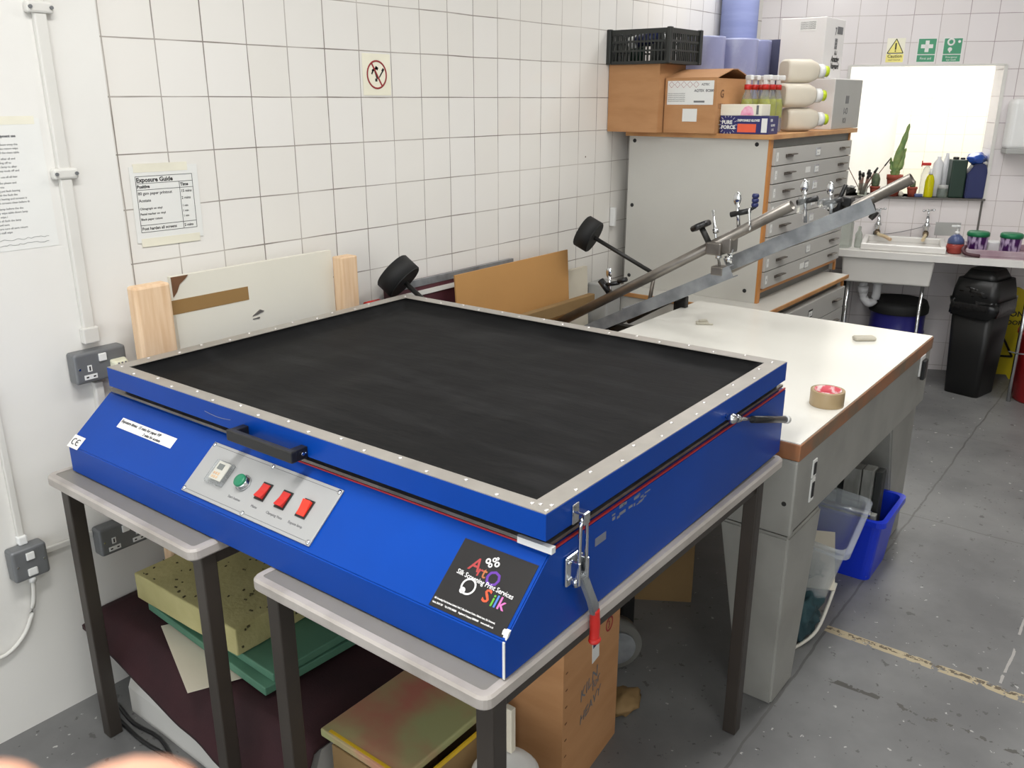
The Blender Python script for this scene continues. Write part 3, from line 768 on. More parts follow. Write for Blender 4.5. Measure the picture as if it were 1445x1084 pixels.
# gas strut
b = B(); cyl(b,(.862,-.022,.190),(1.108,-.022,.1165),.0095,16); gs = up('gas_strut', b, 'black_plastic', label='black gas strut with silver rod')
b = B(); cyl(b,(.742,-.022,.2285),(.870,-.022,.188),.005,12); up('piston_rod', b, 'chrome', gs)
b = B(); ball(b,(.730,-.022,.232),.0135,sub=2); cyl(b,(.730,-.022,.232),(.730,-.004,.236),.006,10); cyl(b,(.752,-.022,.2255),(.772,-.022,.219),.010,12); up('ball_joint', b, 'chrome', gs)
b = B(); cyl(b,(1.100,-.022,.119),(1.122,-.022,.112),.0115,14); up('end_ferrule', b, 'white_plastic', gs)
b = B(); ball(b,(1.126,-.018,.111),.008,sub=2); cyl(b,(1.126,-.018,.111),(1.126,0,.111),.005,10); up('ball_joint', b, 'chrome', gs)
# feet
for x, y in ((-.09,.05),(1.1,.05),(-.09,1.36),(1.1,1.36)):
    b = B(); box(b,x-.02,x+.02,y-.02,y+.02,.0003,.004); up('foot', b, 'black_rubber')

# ------------------------------------------------------------------ white printing table
P = thing('printing_table', 'white-topped vacuum printing table with grey steel legs and lifting arms', 'printing table', (1.47,-1.16,0))
X0,X1,Y0,Y1,ZT = .753,2.195,-1.677,-.655,.850
b = B(); box(b,X0+.004,X1-.004,Y0+.004,Y1-.004,ZT-.003,ZT); part('table_top', b, 'white_laminate', P)
b = B(); box(b,X0,X1,Y0,Y1,ZT-.052,ZT-.003,bev=.003); part('wood_edge', b, 'worn_wood_edge', P)
b = B(); box(b,X0+.002,X1-.004,Y0+.004,Y0+.024,.580,ZT-.0525,bev=.003); box(b,X0+.002,X1-.004,Y1-.03,Y1-.01,.60,ZT-.0525); box(b,X1-.024,X1-.004,Y0+.024,Y1-.03,.60,ZT-.0525); box(b,X0+.002,X0+.022,Y0+.024,Y1-.03,.60,ZT-.0525); part('apron', b, 'machine_grey', P)
b = B(); box(b,X0+.0,X0+.024,Y0+.003,Y0+.215,.567,ZT-.054,bev=.006); part('apron_cap', b, 'machine_grey', P)
def leg4(x0,x1,x1b,y0,y1,y1b,z1):
    s = B(); top = [(x0,y0,z1),(x1,y0,z1),(x1,y1,z1),(x0,y1,z1)]; bot = [(x0,y0,0),(x1b,y0,0),(x1b,y1b,0),(x0,y1b,0)]
    a = [s.verts.new(p) for p in bot]; c = [s.verts.new(p) for p in top]
    s.faces.new(a); s.faces.new(c)
    for i in range(4): s.faces.new((a[i],a[(i+1)%4],c[(i+1)%4],c[i]))
    bmesh.ops.recalc_face_normals(s, faces=s.faces)
    bmesh.ops.bevel(s, geom=s.edges[:], offset=.007, segments=3, affect='EDGES')
    return s
part('leg', leg4(X0+.002,X0+.27,X0+.17,Y0+.006,Y0+.215,Y0+.115,.562), 'machine_grey', P)
part('leg', leg4(X0+.002,X0+.25,X0+.17,Y1-.012,Y1-.20,Y1-.10,.575), 'machine_grey', P)
part('leg', leg4(X1-.004,X1-.365,X1-.155,Y0+.024,Y0+.215,Y0+.115,.60), 'machine_grey', P)
part('leg', leg4(X1-.004,X1-.25,X1-.17,Y1-.012,Y1-.20,Y1-.10,.575), 'machine_grey', P)
m0 = Fm((.893,Y0+.0035,.688),(1,0,0),(0,0,1))
for dz, hh in ((.045,.055),(-.022,.072)):
    b = B(); box(b,-.016,.016,dz-hh/2,dz+hh/2,0,.004,m0,.001); sw = part('switch_plate', b, 'label_white', P)
    b = B(); box(b,-.009,.009,dz-hh/3,dz+hh/3,.003,.0062,m0,.001); part('symbol', b, 'ink_black', sw)
b = B(); cyl(b,(X0-.001,Y0+.03,.665),(X0+.004,Y0+.03,.665),.007,12); part('bolt', b, 'dark_iron', P)
m0 = Fm((2.06,Y0+.0035,.765),(1,0,0),(0,0,1)); b = B(); box(b,-.03,.03,-.045,.035,0,.006,m0,.002); sw = part('power_socket', b, 'white_plastic', P)
b = B(); box(b,-.018,.022,-.06,.02,.005,.020,m0,.004); part('power_plug', b, 'black_plastic', sw)
# lifting arms behind the table
b = B(); cyl(b,(.95,-.33,.735),(2.08,-.33,.735),.02,16); part('hinge_bar', b, 'dark_iron', P)
for x in (1.05, 2.0):
    b = B(); box(b,x-.02,x+.02,Y1-.004,-.31,.66,.73); part('hinge_bracket', b, 'dark_iron', P)
b = B(); box(b,2.02,2.05,-.68,-.62,.80,.90,bev=.004); box(b,1.97,2.06,-.66,-.63,.885,.905,bev=.003); part('stop_bracket', b, 'dark_iron', P)
b = B(); tube(b,(1.75,-.08,.700),(1.75,-1.219,1.366),.0205,.004); part('arm_tube', b, 'dull_steel', P, 'upper steel arm tube')
def channel(b, p0, p1, w, h, th=.005, flip=1):
    p0, p1 = Vector(p0), Vector(p1); d = (p1-p0); L = d.length; d.normalize()
    side = Vector((1,0,0)); upv = side.cross(d).normalized()
    if upv.z < 0: upv = -upv
    m = Matrix(((side.x,d.x,upv.x,p0.x),(side.y,d.y,upv.y,p0.y),(side.z,d.z,upv.z,p0.z),(0,0,0,1)))
    box(b,-w/2,-w/2+th,0,L,-h/2,h/2,m); box(b,-w/2+th,w/2,0,L,h/2-th,h/2,m); box(b,-w/2+th,w/2,0,L,-h/2,-h/2+th,m)
    return m
b = B(); channel(b,(1.75,-.33,.745),(1.75,-1.01,1.098),.045,.050); part('lower_channel', b, 'galvanised', P, 'lower steel channel arm')
b = B(); channel(b,(1.88,-.93,1.096),(1.88,-1.475,1.376),.05,.056); part('frame_channel', b, 'galvanised', P, 'wide steel channel carrying the clamps')
b = B(); tube(b,(2.0,-.40,.758),(2.0,-1.56,1.464),.0205,.004); part('arm_tube', b, 'dull_steel', P, 'rear steel arm tube')
b = B(); box(b,1.77,1.98,-.56,-.50,.84,.87); part('link_plate', b, 'galvanised', P)
# clamp assembly on the upper tube
b = B(); box(b,1.715,1.79,-.965,-.90,1.155,1.205,bev=.006); box(b,1.73,1.80,-1.0,-.955,1.165,1.225,bev=.006); cb = part('clamp_block', b, 'dull_steel', P, 'steel clamp gripping the arm tube')
b = B(); path(b, [(1.735,-.905,1.20),(1.735,-.885,1.232),(1.735,-.868,1.258)], .012, 14, sub=1); part('knob_stem', b, 'dark_iron', cb)
kd = Vector((0,.46,.89)).normalized(); kc = Vector((1.735,-.866,1.262))
b = B(); q_ = Matrix.Translation(kc) @ kd.to_track_quat('Z','Y').to_matrix().to_4x4()
s = B(); lathe(s,[(.010,-.012),(.036,-.010),(.040,-.004),(.040,.006),(.034,.012),(.012,.013)],seg=30)
for v in s.verts:
    a = math.atan2(v.co.y, v.co.x); r_ = math.hypot(v.co.x, v.co.y)
    if r_ > .03: k = 1+.07*math.cos(a*6); v.co.x *= k; v.co.y *= k
merge(b, s, q_); part('star_knob', b, 'black_plastic', cb)
b = B(); cyl(b,(1.75,-.905,1.325),(1.75,-.955,1.09),.0055,12); part('threaded_rod', b, 'chrome', cb)
for k, (y, z, r_) in enumerate(((-.925,1.238,.013),(-.937,1.165,.012),(-.945,1.140,.014))):
    b = B(); cyl(b,(1.75,y,z),(1.75,y+.003,z+.016),r_,6); part('nut', b, 'chrome', cb)
b = B(); ball(b,(1.75,-.990,1.172),.014,(1,1,1.2),sub=2); cyl(b,(1.75,-.985,1.155),(1.75,-.992,1.125),.016,14,r2=.012); part('bolt', b, 'chrome', cb)
b = B(); box(b,1.725,1.785,-.975,-.925,1.075,1.11,bev=.004); part('foot_plate', b, 'dull_steel', cb)
# small clamps along arms
def wing(x,y,z,parent,blue=False,sc=1.0,rod=True):
    b = B(); cyl(b,(x,y-.004,z-.100*sc),(x,y+.012*sc,z+.012*sc),.006*sc,10); c = part('clamp', b, 'chrome', parent, 'chrome wing clamp')
    b = B(); ball(b,(x,y+.012*sc,z+.012*sc),.014*sc,(.5,1,1.6),sub=2); part('wing_nut', b, 'chrome', c)
    if rod:
        b = B(); cyl(b,(x,y+.030*sc,z-.040*sc),(x,y-.034*sc,z-.022*sc),.009*sc,12); part('black_bar', b, 'black_plastic', c)
    if blue:
        b = B(); cyl(b,(x,y-.030,z-.03),(x,y-.062,z-.010),.006,10); part('black_bar', b, 'black_plastic', c)
        b = B()
        for k in range(3): lathe(b,[(.010,0),(.0135,.004),(.0135,.012),(.010,.016)],(x,y-.058,z-.012+k*.017),16)
        part('blue_sleeve', b, 'can_blue', c)
        b = B(); path(b,[(x-.05,y-.058,z-.012),(x-.06,y-.066,z-.045),(x-.07,y-.075,z-.075),(x-.06,y-.07,z-.09)],.005,8); part('hook', b, 'chrome', c)
wing(1.762,-1.012,1.360,P,blue=True,sc=1.2)
wing(1.88,-1.225,1.410,P,sc=1.2); wing(1.90,-1.315,1.408,P,sc=1.1)
b = B(); cyl(b,(1.88,-1.212,1.385),(1.88,-1.206,1.325),.018,16); part('glass_foot', b, 'clear_plastic', P)
b = B(); ball(b,(1.89,-1.30,1.365),.032,(1.2,1.2,.7),sub=2); part('glass_knob', b, 'clear_plastic', P)
wing(1.75,-.455,1.010,P,sc=1.1); 
b = B(); cyl(b,(1.75,-.40,.985),(1.75,-.445,.940),.015,14); cyl(b,(1.75,-.49,.99),(1.75,-.53,1.005),.010,12); part('black_grip', b, 'black_plastic', P)
b = B(); path(b,[(2.0,-1.425,1.40),(2.0,-1.435,1.36),(1.98,-1.45,1.335)],.007,10); cyl(b,(1.98,-1.44,1.33),(1.98,-1.455,1.32),.018,12); part('bolt', b, 'dark_iron', P)
b = B(); box(b,1.95,2.02,-1.33,-1.28,1.33,1.37,bev=.006); box(b,1.97,2.03,-1.36,-1.31,1.35,1.385,bev=.006); cyl(b,(1.99,-1.30,1.34),(1.99,-1.33,1.43),.008,10); part('clamp_jaw', b, 'black_plastic', P)
# counterweights
def weight(c, d, L, label):
    c = Vector(c); d = Vector(d).normalized()
    b = B(); cyl(b, c-d*.036, c+d*.036, .076, 40); s_ = bmesh.ops.bevel(b, geom=[e for e in b.edges if len(e.link_faces)==2 and e.calc_face_angle(0)>1], offset=.004, segments=2, affect='EDGES')
    w = part('counterweight', b, 'black_matt', P, label)
    b = B(); cyl(b, c, c+d*L, .0095, 14); part('weight_arm', b, 'dark_iron', w)
    return c+d*L
W1 = weight((1.95,-.20,1.145), (.08,-.33,-.17), .36, 'black round counterweight by the plan chest')
b = B(); ball(b,W1,.024,(1,1.1,.8),sub=2); cyl(b,(W1.x,W1.y,W1.z),(2.0,W1.y+.01,.815),.009,10); part('knuckle_joint', b, 'dull_steel', P)
weight((.80,-.115,1.115), (.10,-.30,-.26), .42, 'black round counterweight behind the lid corner')
b = B(); cyl(b,(.75,-.06,1.02),(.68,-.06,1.02),.012,12); part('red_tip', b, 'red_plastic', P)

# things on the white table
t = thing('parcel_tape_roll', 'roll of brown parcel tape lying on the white table', 'tape', (1.122,-1.618,ZT))
b = B(); lathe(b,[(.040,0),(.050,0),(.0505,.002),(.0505,.046),(.050,.048),(.040,.048),(.040,0)],m=MW[t.name],seg=48,caps=False); part('tape', b, 'tape_tan', t)
b = B(); lathe(b,[(.037,.0005),(.040,.0005),(.040,.049),(.037,.049),(.037,.0005)],m=MW[t.name],seg=48,caps=False); part('core', b, 'tape_core', t)
b = B(); box(b,1.18,1.24,-1.625,-1.585,ZT,ZT+.022,bev=.003,m=Matrix.Identity(4)); solo('wood_block', b, 'eraser', 'small pale wood block behind the tape roll', 'block')
b = B(); box(b,-.042,.042,-.021,.021,0,.016,fr(1.957,-1.478,-50,ZT),.008,3); t = solo('nail_brush', b, 'eraser', 'small beige brush lying alone on the white table', 'brush')
b = B(); box(b,-.026,.026,-.013,.013,0,.012,fr(1.80,-.87,-60,ZT),.004); box(b,-.014,.020,-.009,.009,.012,.020,fr(1.80,-.87,-40,ZT),.003); box(b,.02,.045,-.004,.006,0,.006,fr(1.80,-.87,-75,ZT),.002); solo('eraser', b, 'eraser', 'grubby eraser lump on the far corner of the white table', 'eraser')

# ------------------------------------------------------------------ plan chests
C = thing('plan_chest', 'tall grey plan chest of eight shallow drawers with beech edges', 'plan chest', (3.08,-.43,.80))
x0,x1,y0,y1,z0,z1 = 2.51,3.64,-.80,-.07,.800,1.585
b = B(); box(b,x0,x0+.018,y0,y1,z0,z1-.022); part('side_panel', b, 'grey_laminate', C)
b = B(); box(b,x1-.018,x1,y0,y1,z0,z1-.022); part('side_panel', b, 'grey_laminate', C)
b = B(); box(b,x0+.018,x1-.018,y1-.01,y1,z0,z1-.022); part('back_panel', b, 'grey_laminate', C)
b = B(); box(b,x0-.025,x1+.05,y0-.03,y1+.01,z1-.022,z1,bev=.002); part('top_board', b, 'beech_edge', C)
b = B(); box(b,x0+.0,x0+.030,y0-.012,y0,z0,z1-.022); part('front_edge', b, 'orange_edge', C)
b = B(); box(b,x1-.018,x1,y0-.012,y0,z0,z1-.022); part('front_edge', b, 'orange_edge', C)
b = B(); box(b,x0+.03,x1-.018,y0+.02,y0+.03,z0,z1-.022); box(b,x0+.03,x1-.018,y0-.005,y0+.02,z1-.060,z1-.022); part('recess', b, 'shade_and_plain_grey', C)
b = B(); box(b,x0+.03,x1-.018,y0-.012,y0+.02,z0+.048,z0+.062); part('bottom_rail', b, 'orange_edge', C)
for z in (z1-.045, 1.22, z0+.055):
    for y in (y0+.055, y1-.03):
        if z == 1.22 and y == y0+.055: continue
        b = B(); lathe(b,[(.010,0),(.009,.002),(0,.003)],m=Fm((x0-.0001,y,z),(0,-1,0),(0,0,1)),seg=14); part('screw_cap', b, 'ink_black', C)
def drawer(parent, xa, xb, y, za, zb, k, x_shift=0):
    b = B(); box(b,xa,xb,y-.018,y+.022,za,zb,bev=.0015); d = part('drawer', b, 'drawer_grey', parent)
    m0 = Fm((xa,y-.018,(za+zb)/2),(1,0,0),(0,0,1)); w = xb-xa
    for px in (.16*w, .86*w):
        b = B(); box(b,px-.045,px+.045,-.006,.008,0,.006,m0,.002); box(b,px-.035,px+.05,.004,.010,.006,.026,m0,.003); part('handle', b, 'bronze_handle', d)
    b = B(); box(b,.49*w,.545*w,-.020,.022,0,.003,m0,.001); part('label_holder', b, 'chrome', d)
    b = B(); box(b,.495*w,.54*w,-.015,.012,.003,.0036,m0); part('paper_insert', b, 'label_white', d)
    if k % 3 != 1:
        b = B(); box(b,.36*w+.01*k,.42*w+.01*k,-.012,.016,0,.0008,m0@Matrix.Rotation(.03*(k%2),4,'Z')); part('paper_label', b, 'label_white', d)
    b = B(); box(b,.02,.042,-.02,.02,0,.0008,m0); part('paper_label', b, 'label_white', d)
    b = B(); 
    text(b, str(k), .018, m0, .026, -.006, .001); part('lettering', b, 'ink_grey', d)
    b = B(); scribble(b,.03,m0@Matrix.Translation((0,0,.003)),.498*w,-.002,.006,8,seed=k); part('handwriting', b, 'ink_grey', d)
dh = (z1-.062-(z0+.064))/8
for k in range(8):
    zb = z1-.062-k*dh; drawer(C, x0+.032, x1-.004, y0-.006, zb-dh+.004, zb, k+1)
C2 = thing('plan_chest', 'lower grey plan chest carrying the taller one, half hidden by the white table', 'plan chest', (3.0,-.45,0))
x0,x1,y0,y1,z1 = 2.36,3.50,-.90,-.06,.800
b = B(); box(b,x0,x0+.018,y0,y1,.0,z1-.022); part('side_panel', b, 'grey_laminate', C2)
b = B(); box(b,x1-.018,x1,y0,y1,0,z1-.022); part('side_panel', b, 'grey_laminate', C2)
b = B(); box(b,x0-.01,x1+.04,y0-.025,y1+.01,z1-.022,z1-.001,bev=.002); part('top_board', b, 'beech_edge', C2)
b = B(); box(b,x0-.004,x1+.034,y0-.020,y1+.004,z1-.0009,z1-.0004); part('laminate_top', b, 'grey_laminate', C2)
b = B(); box(b,x0,x0+.02,y0-.012,y0,0,z1-.022); box(b,x1-.018,x1,y0-.012,y0,0,z1-.022); part('front_edge', b, 'orange_edge', C2)
b = B(); box(b,x0+.018,x1-.018,y0+.02,y0+.03,0,z1-.022); part('recess', b, 'shade_and_plain_grey', C2)
for k in range(6):
    zb = z1-.060-k*.118; drawer(C2, x0+.022, x1-.006, y0-.006, zb-.114, zb, k+1)

# ------------------------------------------------------------------ things on the plan chest
ZC = 1.5851
def carton(name, label, x0,x1,y0,y1,z0,z1, flaps=None, m='cardboard', deg=0):
    cx, cy = (x0+x1)/2,(y0+y1)/2
    t = thing(name, label, 'box', (cx,cy,z0), deg)
    hx, hy, h = (x1-x0)/2,(y1-y0)/2,z1-z0
    b = B(); th = .004
    box(b,-hx,hx,-hy,hy,0,th); box(b,-hx,-hx+th,-hy,hy,th,h); box(b,hx-th,hx,-hy,hy,th,h); box(b,-hx+th,hx-th,-hy,-hy+th,th,h); box(b,-hx+th,hx-th,hy-th,hy,th,h)
    part('carton_body', b, m, t, local=True)
    if flaps == 'shut':
        b = B(); box(b,-hx,hx,-hy,-.001,h,h+.003); box(b,-hx,hx,.001,hy,h,h+.003); part('flap', b, m, t, local=True)
    if flaps == 'open':
        for sgn in (-1,1):
            b = B(); box(b,0,hx*.9,-hy,hy,-.002,.002,Matrix.Translation((sgn*hx,0,h+.002))@Matrix.Rotation(PI if sgn>0 else 0,4,'Z')@Matrix.Rotation(math.radians(-14),4,'Y')); part('flap', b, m, t, local=True)
    return t, MW[t.name], hx, hy, h
carton('cardboard_box', 'tall plain brown cardboard box under the black crate', 2.40,2.66,-.283,-.004,ZC,1.893,'shut')
t, mw, hx, hy, h = carton('cardboard_box', 'brown cardboard box with white hazard label on plan chest', 2.45,2.83,-.556,-.290,ZC,1.830,'open')
m0 = mw @ Fm((-hx-.0002,0,0),(0,-1,0),(0,0,1))
b = B(); box(b,-.120,.118,.128,.235,0,.0008,m0); la = part('shipping_label', b, 'label_white', t)
b = B(); box(b,-.035,.04,.052,.110,0,.0008,m0); part('small_label', b, 'label_white', t)
b = B()
for k in range(5):
    mm = m0@Matrix.Translation((-.100+k*.032,.218,.0008))@Matrix.Rotation(PI/4,4,'Z')
    for a in range(4): box(b,-.0105,.0105,.0095,.0105,0,.0006,mm@Matrix.Rotation(a*PI/2,4,'Z'))
part('hazard_diamond', b, 'sign_red', la)
b = B(); text(b,'AZTEC',.013,m0,.055,.214,.001,bold=.0004); text(b,'AQTEX  EC200',.015,m0,.02,.186,.001,bold=.0006)
for k in range(5): text(b,'fully aqueous stencil remover ink wash 25 litre',.0068,m0,-.116,.176-k*.0085,.001,sx=.7)
part('lettering', b, 'ink_grey', la)
b = B(); box(b,.02,.075,.138,.146,.0008,.0014,m0); part('barcode', b, 'ink_grey', la)
m1 = mw @ Fm((0,-hy-.0002,0),(1,0,0),(0,0,1))
b = B(); text(b,'G',.05,m1,-.15,.16,.001,bold=.001); text(b,'1234',.035,m1,-.17,.11,.001); part('pen_mark', b, 'chip_brown', t)
# black crate
K = thing('plastic_crate', 'black slatted plastic crate on top of the tall brown box', 'crate', (2.53,-.17,1.8965))
cx0,cx1,cy0,cy1,cz0,ch = 2.385,2.69,-.335,-.012,1.8965,.155
b = B(); box(b,cx0,cx1,cy0,cy1,cz0,cz0+.006); part('base', b, 'crate_black', K)
def lattice(b, axis, c, a0, a1, zb, h):
    def bx(a, a_, z, z_, th=.005):
        if axis == 'x': box(b,c-th/2,c+th/2,a,a_,z,z_)
        else: box(b,a,a_,c-th/2,c+th/2,z,z_)
    for z, hh in ((0,.014),(.055,.008),(.095,.010),(h-.022,.022)): bx(a0,a1,zb+z,zb+z+hh,.008)
    n = int((a1-a0)/.018)
    for i in range(n+1):
        a = a0+(a1-a0)*i/n; w = .0035 if i not in (0,n) else .018
        bx(max(a0,a-w), min(a1,a+w), zb, zb+h, .005)
for ax, c, a0, a1 in (('x',cx0,cy0,cy1),('x',cx1,cy0,cy1),('y',cy0,cx0,cx1),('y',cy1,cx0,cx1)):
    b = B(); lattice(b, ax, c, a0, a1, cz0, ch); part('side', b, 'crate_black', K)
for cxx, cyy in ((cx0,cy0),(cx1,cy0),(cx0,cy1),(cx1,cy1)):
    b = B(); box(b,cxx-.012,cxx+.012,cyy-.012,cyy+.012,cz0,cz0+ch+.004,bev=.004); part('corner_post', b, 'crate_black', K)
t = thing('spray_can', 'blue and white can lying in the black crate', 'can', (2.42,-.20,1.89))
b = B(); cyl(b,(2.43,-.14,2.00),(2.43,-.25,2.02),.028,20); part('can_body', b, 'can_blue', t)
b = B(); cyl(b,(2.43,-.14,2.00),(2.43,-.10,1.993),.0285,20); part('cap', b, 'white_plastic', t)
for k,(x,y,r_,m_) in enumerate(((2.47,-.12,.035,'can_green'),(2.50,-.22,.04,'block_grey'),(2.58,-.2,.035,'white_plastic'),(2.64,-.28,.03,'block_grey'),(2.44,-.26,.035,'block_dark'))):
    b = B(); lathe(b,[(r_,0),(r_,.085),(r_*.6,.10),(r_*.4,.125),(r_*.4,.135)],(x,y,1.903),18); solo('bottle', b, m_, ['dark green bottle at the wall side of the black crate','grey bottle in the middle of the black crate','white bottle at the far side of the black crate','grey bottle at the drawer side of the black crate','black bottle at the near corner of the black crate'][k], 'bottle', 'bottles in the black crate')
# blue paper rolls
def roll(x,y,z0,z1,r_,label,m_='paper_blue_wrap'):
    t = thing('paper_roll', label, 'paper roll', (x,y,z0), 0, 'blue paper rolls on the plan chest')
    b = B(); lathe(b,[(r_,0),(r_*1.01,.01),(r_*1.01,z1-z0-.01),(r_,z1-z0),(.03,z1-z0),(.03,z1-z0-.02),(0,z1-z0-.02)],seg=36); part('paper', b, m_, t, local=True)
    b = B(); lathe(b,[(.026,z1-z0-.02),(.031,z1-z0-.02),(.031,z1-z0+.001),(.026,z1-z0+.001),(.026,z1-z0-.02)],seg=20,caps=False); part('core', b, 'roll_core', t, local=True)
roll(2.99,-.20,ZC,2.045,.118,'left blue paper roll standing behind the brown boxes')
roll(3.27,-.26,ZC,2.045,.118,'middle blue paper roll wrapped in shiny film')
roll(3.52,-.235,ZC,2.05,.115,'right blue paper roll beside the white box')
roll(3.62,-.112,2.0515,2.80,.104,'tall blue roll rising above the others to frame top','paper_blue')
b = B(); box(b,3.655,3.68,-.40,-.13,ZC,2.06); solo('grey_board', b, 'roll_core', 'dark blue-grey board edge between rolls and white box', 'board')
# white boxes
b = B(); mt = fr(3.54,-.58,0,1.845)
t = thing('white_box', 'tall white box with black handwriting, upper of the two', 'box', (3.54,-.58,1.8445))
b = B(); box(b,-.15,.15,-.12,.12,0,.300,mt,.003); part('carton_body', b, 'box_white', t)
m0 = mt@Fm((-.03,-.1202,0),(1,0,0),(0,0,1))@Matrix.Diagonal((.85,1,1,1)); b = B(); text(b,'7',.05,m0,.03,.22,.001,bold=.002); box(b,.07,.17,.225,.262,0,.0012,m0)
for k in range(3): text(b,'IIIIIIII',.024,m0,.04,.185-k*.018,.001,bold=.0004)
part('printed_mark', b, 'ink_grey', t)
b = B(); text(b,'16.1',.03,m0,.05,.12,.0012,bold=.0006,sx=1.0); text(b,'Amazing',.042,m0,.0,.085,.0012,bold=.0012,shear=.25); text(b,'Vanguard',.040,m0,.0,.050,.0012,bold=.0012,shear=.25); part('handwriting', b, 'ink_black', t)
m1 = mt@Fm((-.1502,0,0),(0,-1,0),(0,0,1)); b = B(); box(b,-.02,.07,.235,.285,0,.0008,m1); la = part('label', b, 'label_white', t)
b = B()
for k in range(4): text(b,'SODIUM STRIPPER',.010,m1,-.015,.273-k*.010,.0012)
part('lettering', b, 'ink_grey', la)
t = thing('grey_box', 'pale box with a grey front at the right end of plan chest top', 'box', (3.46,-.58,ZC))
mt = fr(3.56,-.64,0,ZC); b = B(); box(b,-.23,.22,-.16,.15,0,.255,mt,.003); part('carton_body', b, 'box_white', t)
b = B(); box(b,-.225,.215,-.1615,-.16,.004,.25,mt); part('front_panel', b, 'box_grey', t)
m0 = mt@Fm((-.06,-.1617,0),(1,0,0),(0,0,1)); b = B(); box(b,.02,.07,.13,.17,0,.001,m0); text(b,'I-O',.05,m0,.0,.075,.001); text(b,'IOI',.04,m0,.0,.03,.001); part('printed_mark', b, 'ink_grey', t)
# three stacked jerry bottles lying on their sides, caps to the right
def jerry(x,y,z,label,tilt=0):
    t = thing('jerry_bottle', label, 'bottle', (x,y,z), tilt, 'cream bottles with lime caps on the plan chest')
    mL = Matrix.Rotation(PI/2,4,'Y')
    b = B(); s = B()
    prof = [(-.090,.045,.050),(-.080,.052,.061),(-.03,.055,.062),(.035,.055,.062),(.075,.040,.046),(.092,.026,.026)]
    rings = []
    for px, ry, rz in prof:
        rings.append([s.verts.new((px, ry*1.0*(abs(math.cos(a))**.5)*math.copysign(1,math.cos(a)), .0565+rz*.9*(abs(math.sin(a))**.6)*math.copysign(1,math.sin(a)))) for a in [2*PI*k/24 for k in range(24)]])
    for a_, d_ in zip(rings, rings[1:]):
        for k in range(24): f = s.faces.new((a_[k],a_[(k+1)%24],d_[(k+1)%24],d_[k])); f.smooth = True
    s.faces.new(rings[0]); s.faces.new(rings[-1]); bmesh.ops.recalc_face_normals(s, faces=s.faces)
    part('bottle_body', s, 'jerry_plastic', t, local=True)
    b = B(); cyl(b,(.090,0,.0565),(.122,0,.0565),.034,24); part('collar', b, 'white_plastic', t, local=True)
    b = B(); cyl(b,(.1222,0,.0565),(.148,0,.0565),.026,24); part('cap', b, 'lime_cap', t, local=True)
    return t
jb = jerry(2.99,-.755,ZC+.0005,'lowest cream bottle with a lime cap, lying on its side',-38)
for ch in [o for o in bpy.data.objects if o.parent == jb]: pass
dup(jb,(2.955,-.745,ZC+.1135),-38,'middle cream bottle with a lime cap, lying on its side')
dup(jb,(2.99,-.735,ZC+.2265),-38,'topmost cream bottle with a lime cap, lying on its side')
# spray bottles
def spray(x,y,z,label,deg=0):
    t = thing('spray_bottle', label, 'spray bottle', (x,y,z), deg, 'clear spray bottles of yellow liquid on the plan chest')
    b = B(); lathe(b,[(.026,0),(.029,.006),(.029,.105),(.023,.135),(.013,.155),(.013,.165)],seg=22); bmesh.ops.scale(b,vec=(1,1,1.2),verts=b.verts); part('bottle_body', b, 'clear_plastic', t, local=True)
    b = B(); lathe(b,[(.0262,.055),(.0268,.06),(.0268,.104),(.022,.128),(.0,.128)],seg=20); bmesh.ops.scale(b,vec=(1,1,1.2),verts=b.verts); part('liquid', b, 'spray_liquid', t, local=True)
    b = B(); lathe(b,[(.017,.163),(.017,.183),(.015,.186),(.0,.187)],seg=18); bmesh.ops.translate(b,vec=(0,0,.033),verts=b.verts); part('red_collar', b, 'red_plastic', t, local=True)
    b = B(); box(b,-.032,.014,-.010,.010,.205,.228,None,.005); box(b,-.010,.010,-.008,.008,.185,.210,None,.003); box(b,-.028,-.021,-.006,.006,.178,.208,Matrix.Rotation(math.radians(8),4,'Y'),.002); bmesh.ops.translate(b,vec=(0,0,.033),verts=b.verts); part('trigger_head', b, 'white_plastic', t, local=True)
    return t
sp0 = spray(2.665,-.612,ZC,'rear spray bottle at the left end, nearest the labelled brown box',60)
for k,(x,y) in enumerate(((2.735,-.615),(2.805,-.618),(2.875,-.62),(2.70,-.685),(2.77,-.688),(2.84,-.69))):
    dup(sp0,(x,y,ZC),60+k*7,['rear row spray bottle, second from the left end','rear row spray bottle, third from the left end','rear row spray bottle nearest the cream bottles','front row spray bottle on the left, behind the navy box','front row spray bottle, middle of three','front row spray bottle on the right, beside the cream bottles'][k])
# glove boxes
def gbox(name,label,x,y,z,w,d,h,deg,m_):
    t = thing(name,label,'box',(x,y,z),deg); b = B(); box(b,-w/2,w/2,-d/2,d/2,0,h,None,.0015); part('carton_body', b, m_, t, local=True); return t
t = gbox('glove_box','navy DISPOSABLE GLOVES box on the plan chest corner',2.548,-.682,ZC,.235,.115,.080,-90,'box_navy')
m0 = Fm((0,-.0577,0),(1,0,0),(0,0,1))
b = B(); box(b,-.030,.060,.008,.045,0,.0008,m0); part('orange_panel', b, 'box_orange', t, local=True)
b = B(); box(b,.085,.112,.008,.070,0,.0008,m0)
text(b,'DISPOSABLE GLOVES',.0135,m0,-.032,.056,.001,bold=.0006,shear=.1,sx=.85); text(b,'PURE',.022,m0,-.108,.044,.001,bold=.001); text(b,'FORCE',.022,m0,-.110,.022,.001,bold=.001)
for k in range(16):
    a = 2*PI*k/16; box(b,.034,.046,-.0008,.0008,0,.0008,m0@Matrix.Translation((-.078,.040,0))@Matrix.Rotation(a,4,'Z'))
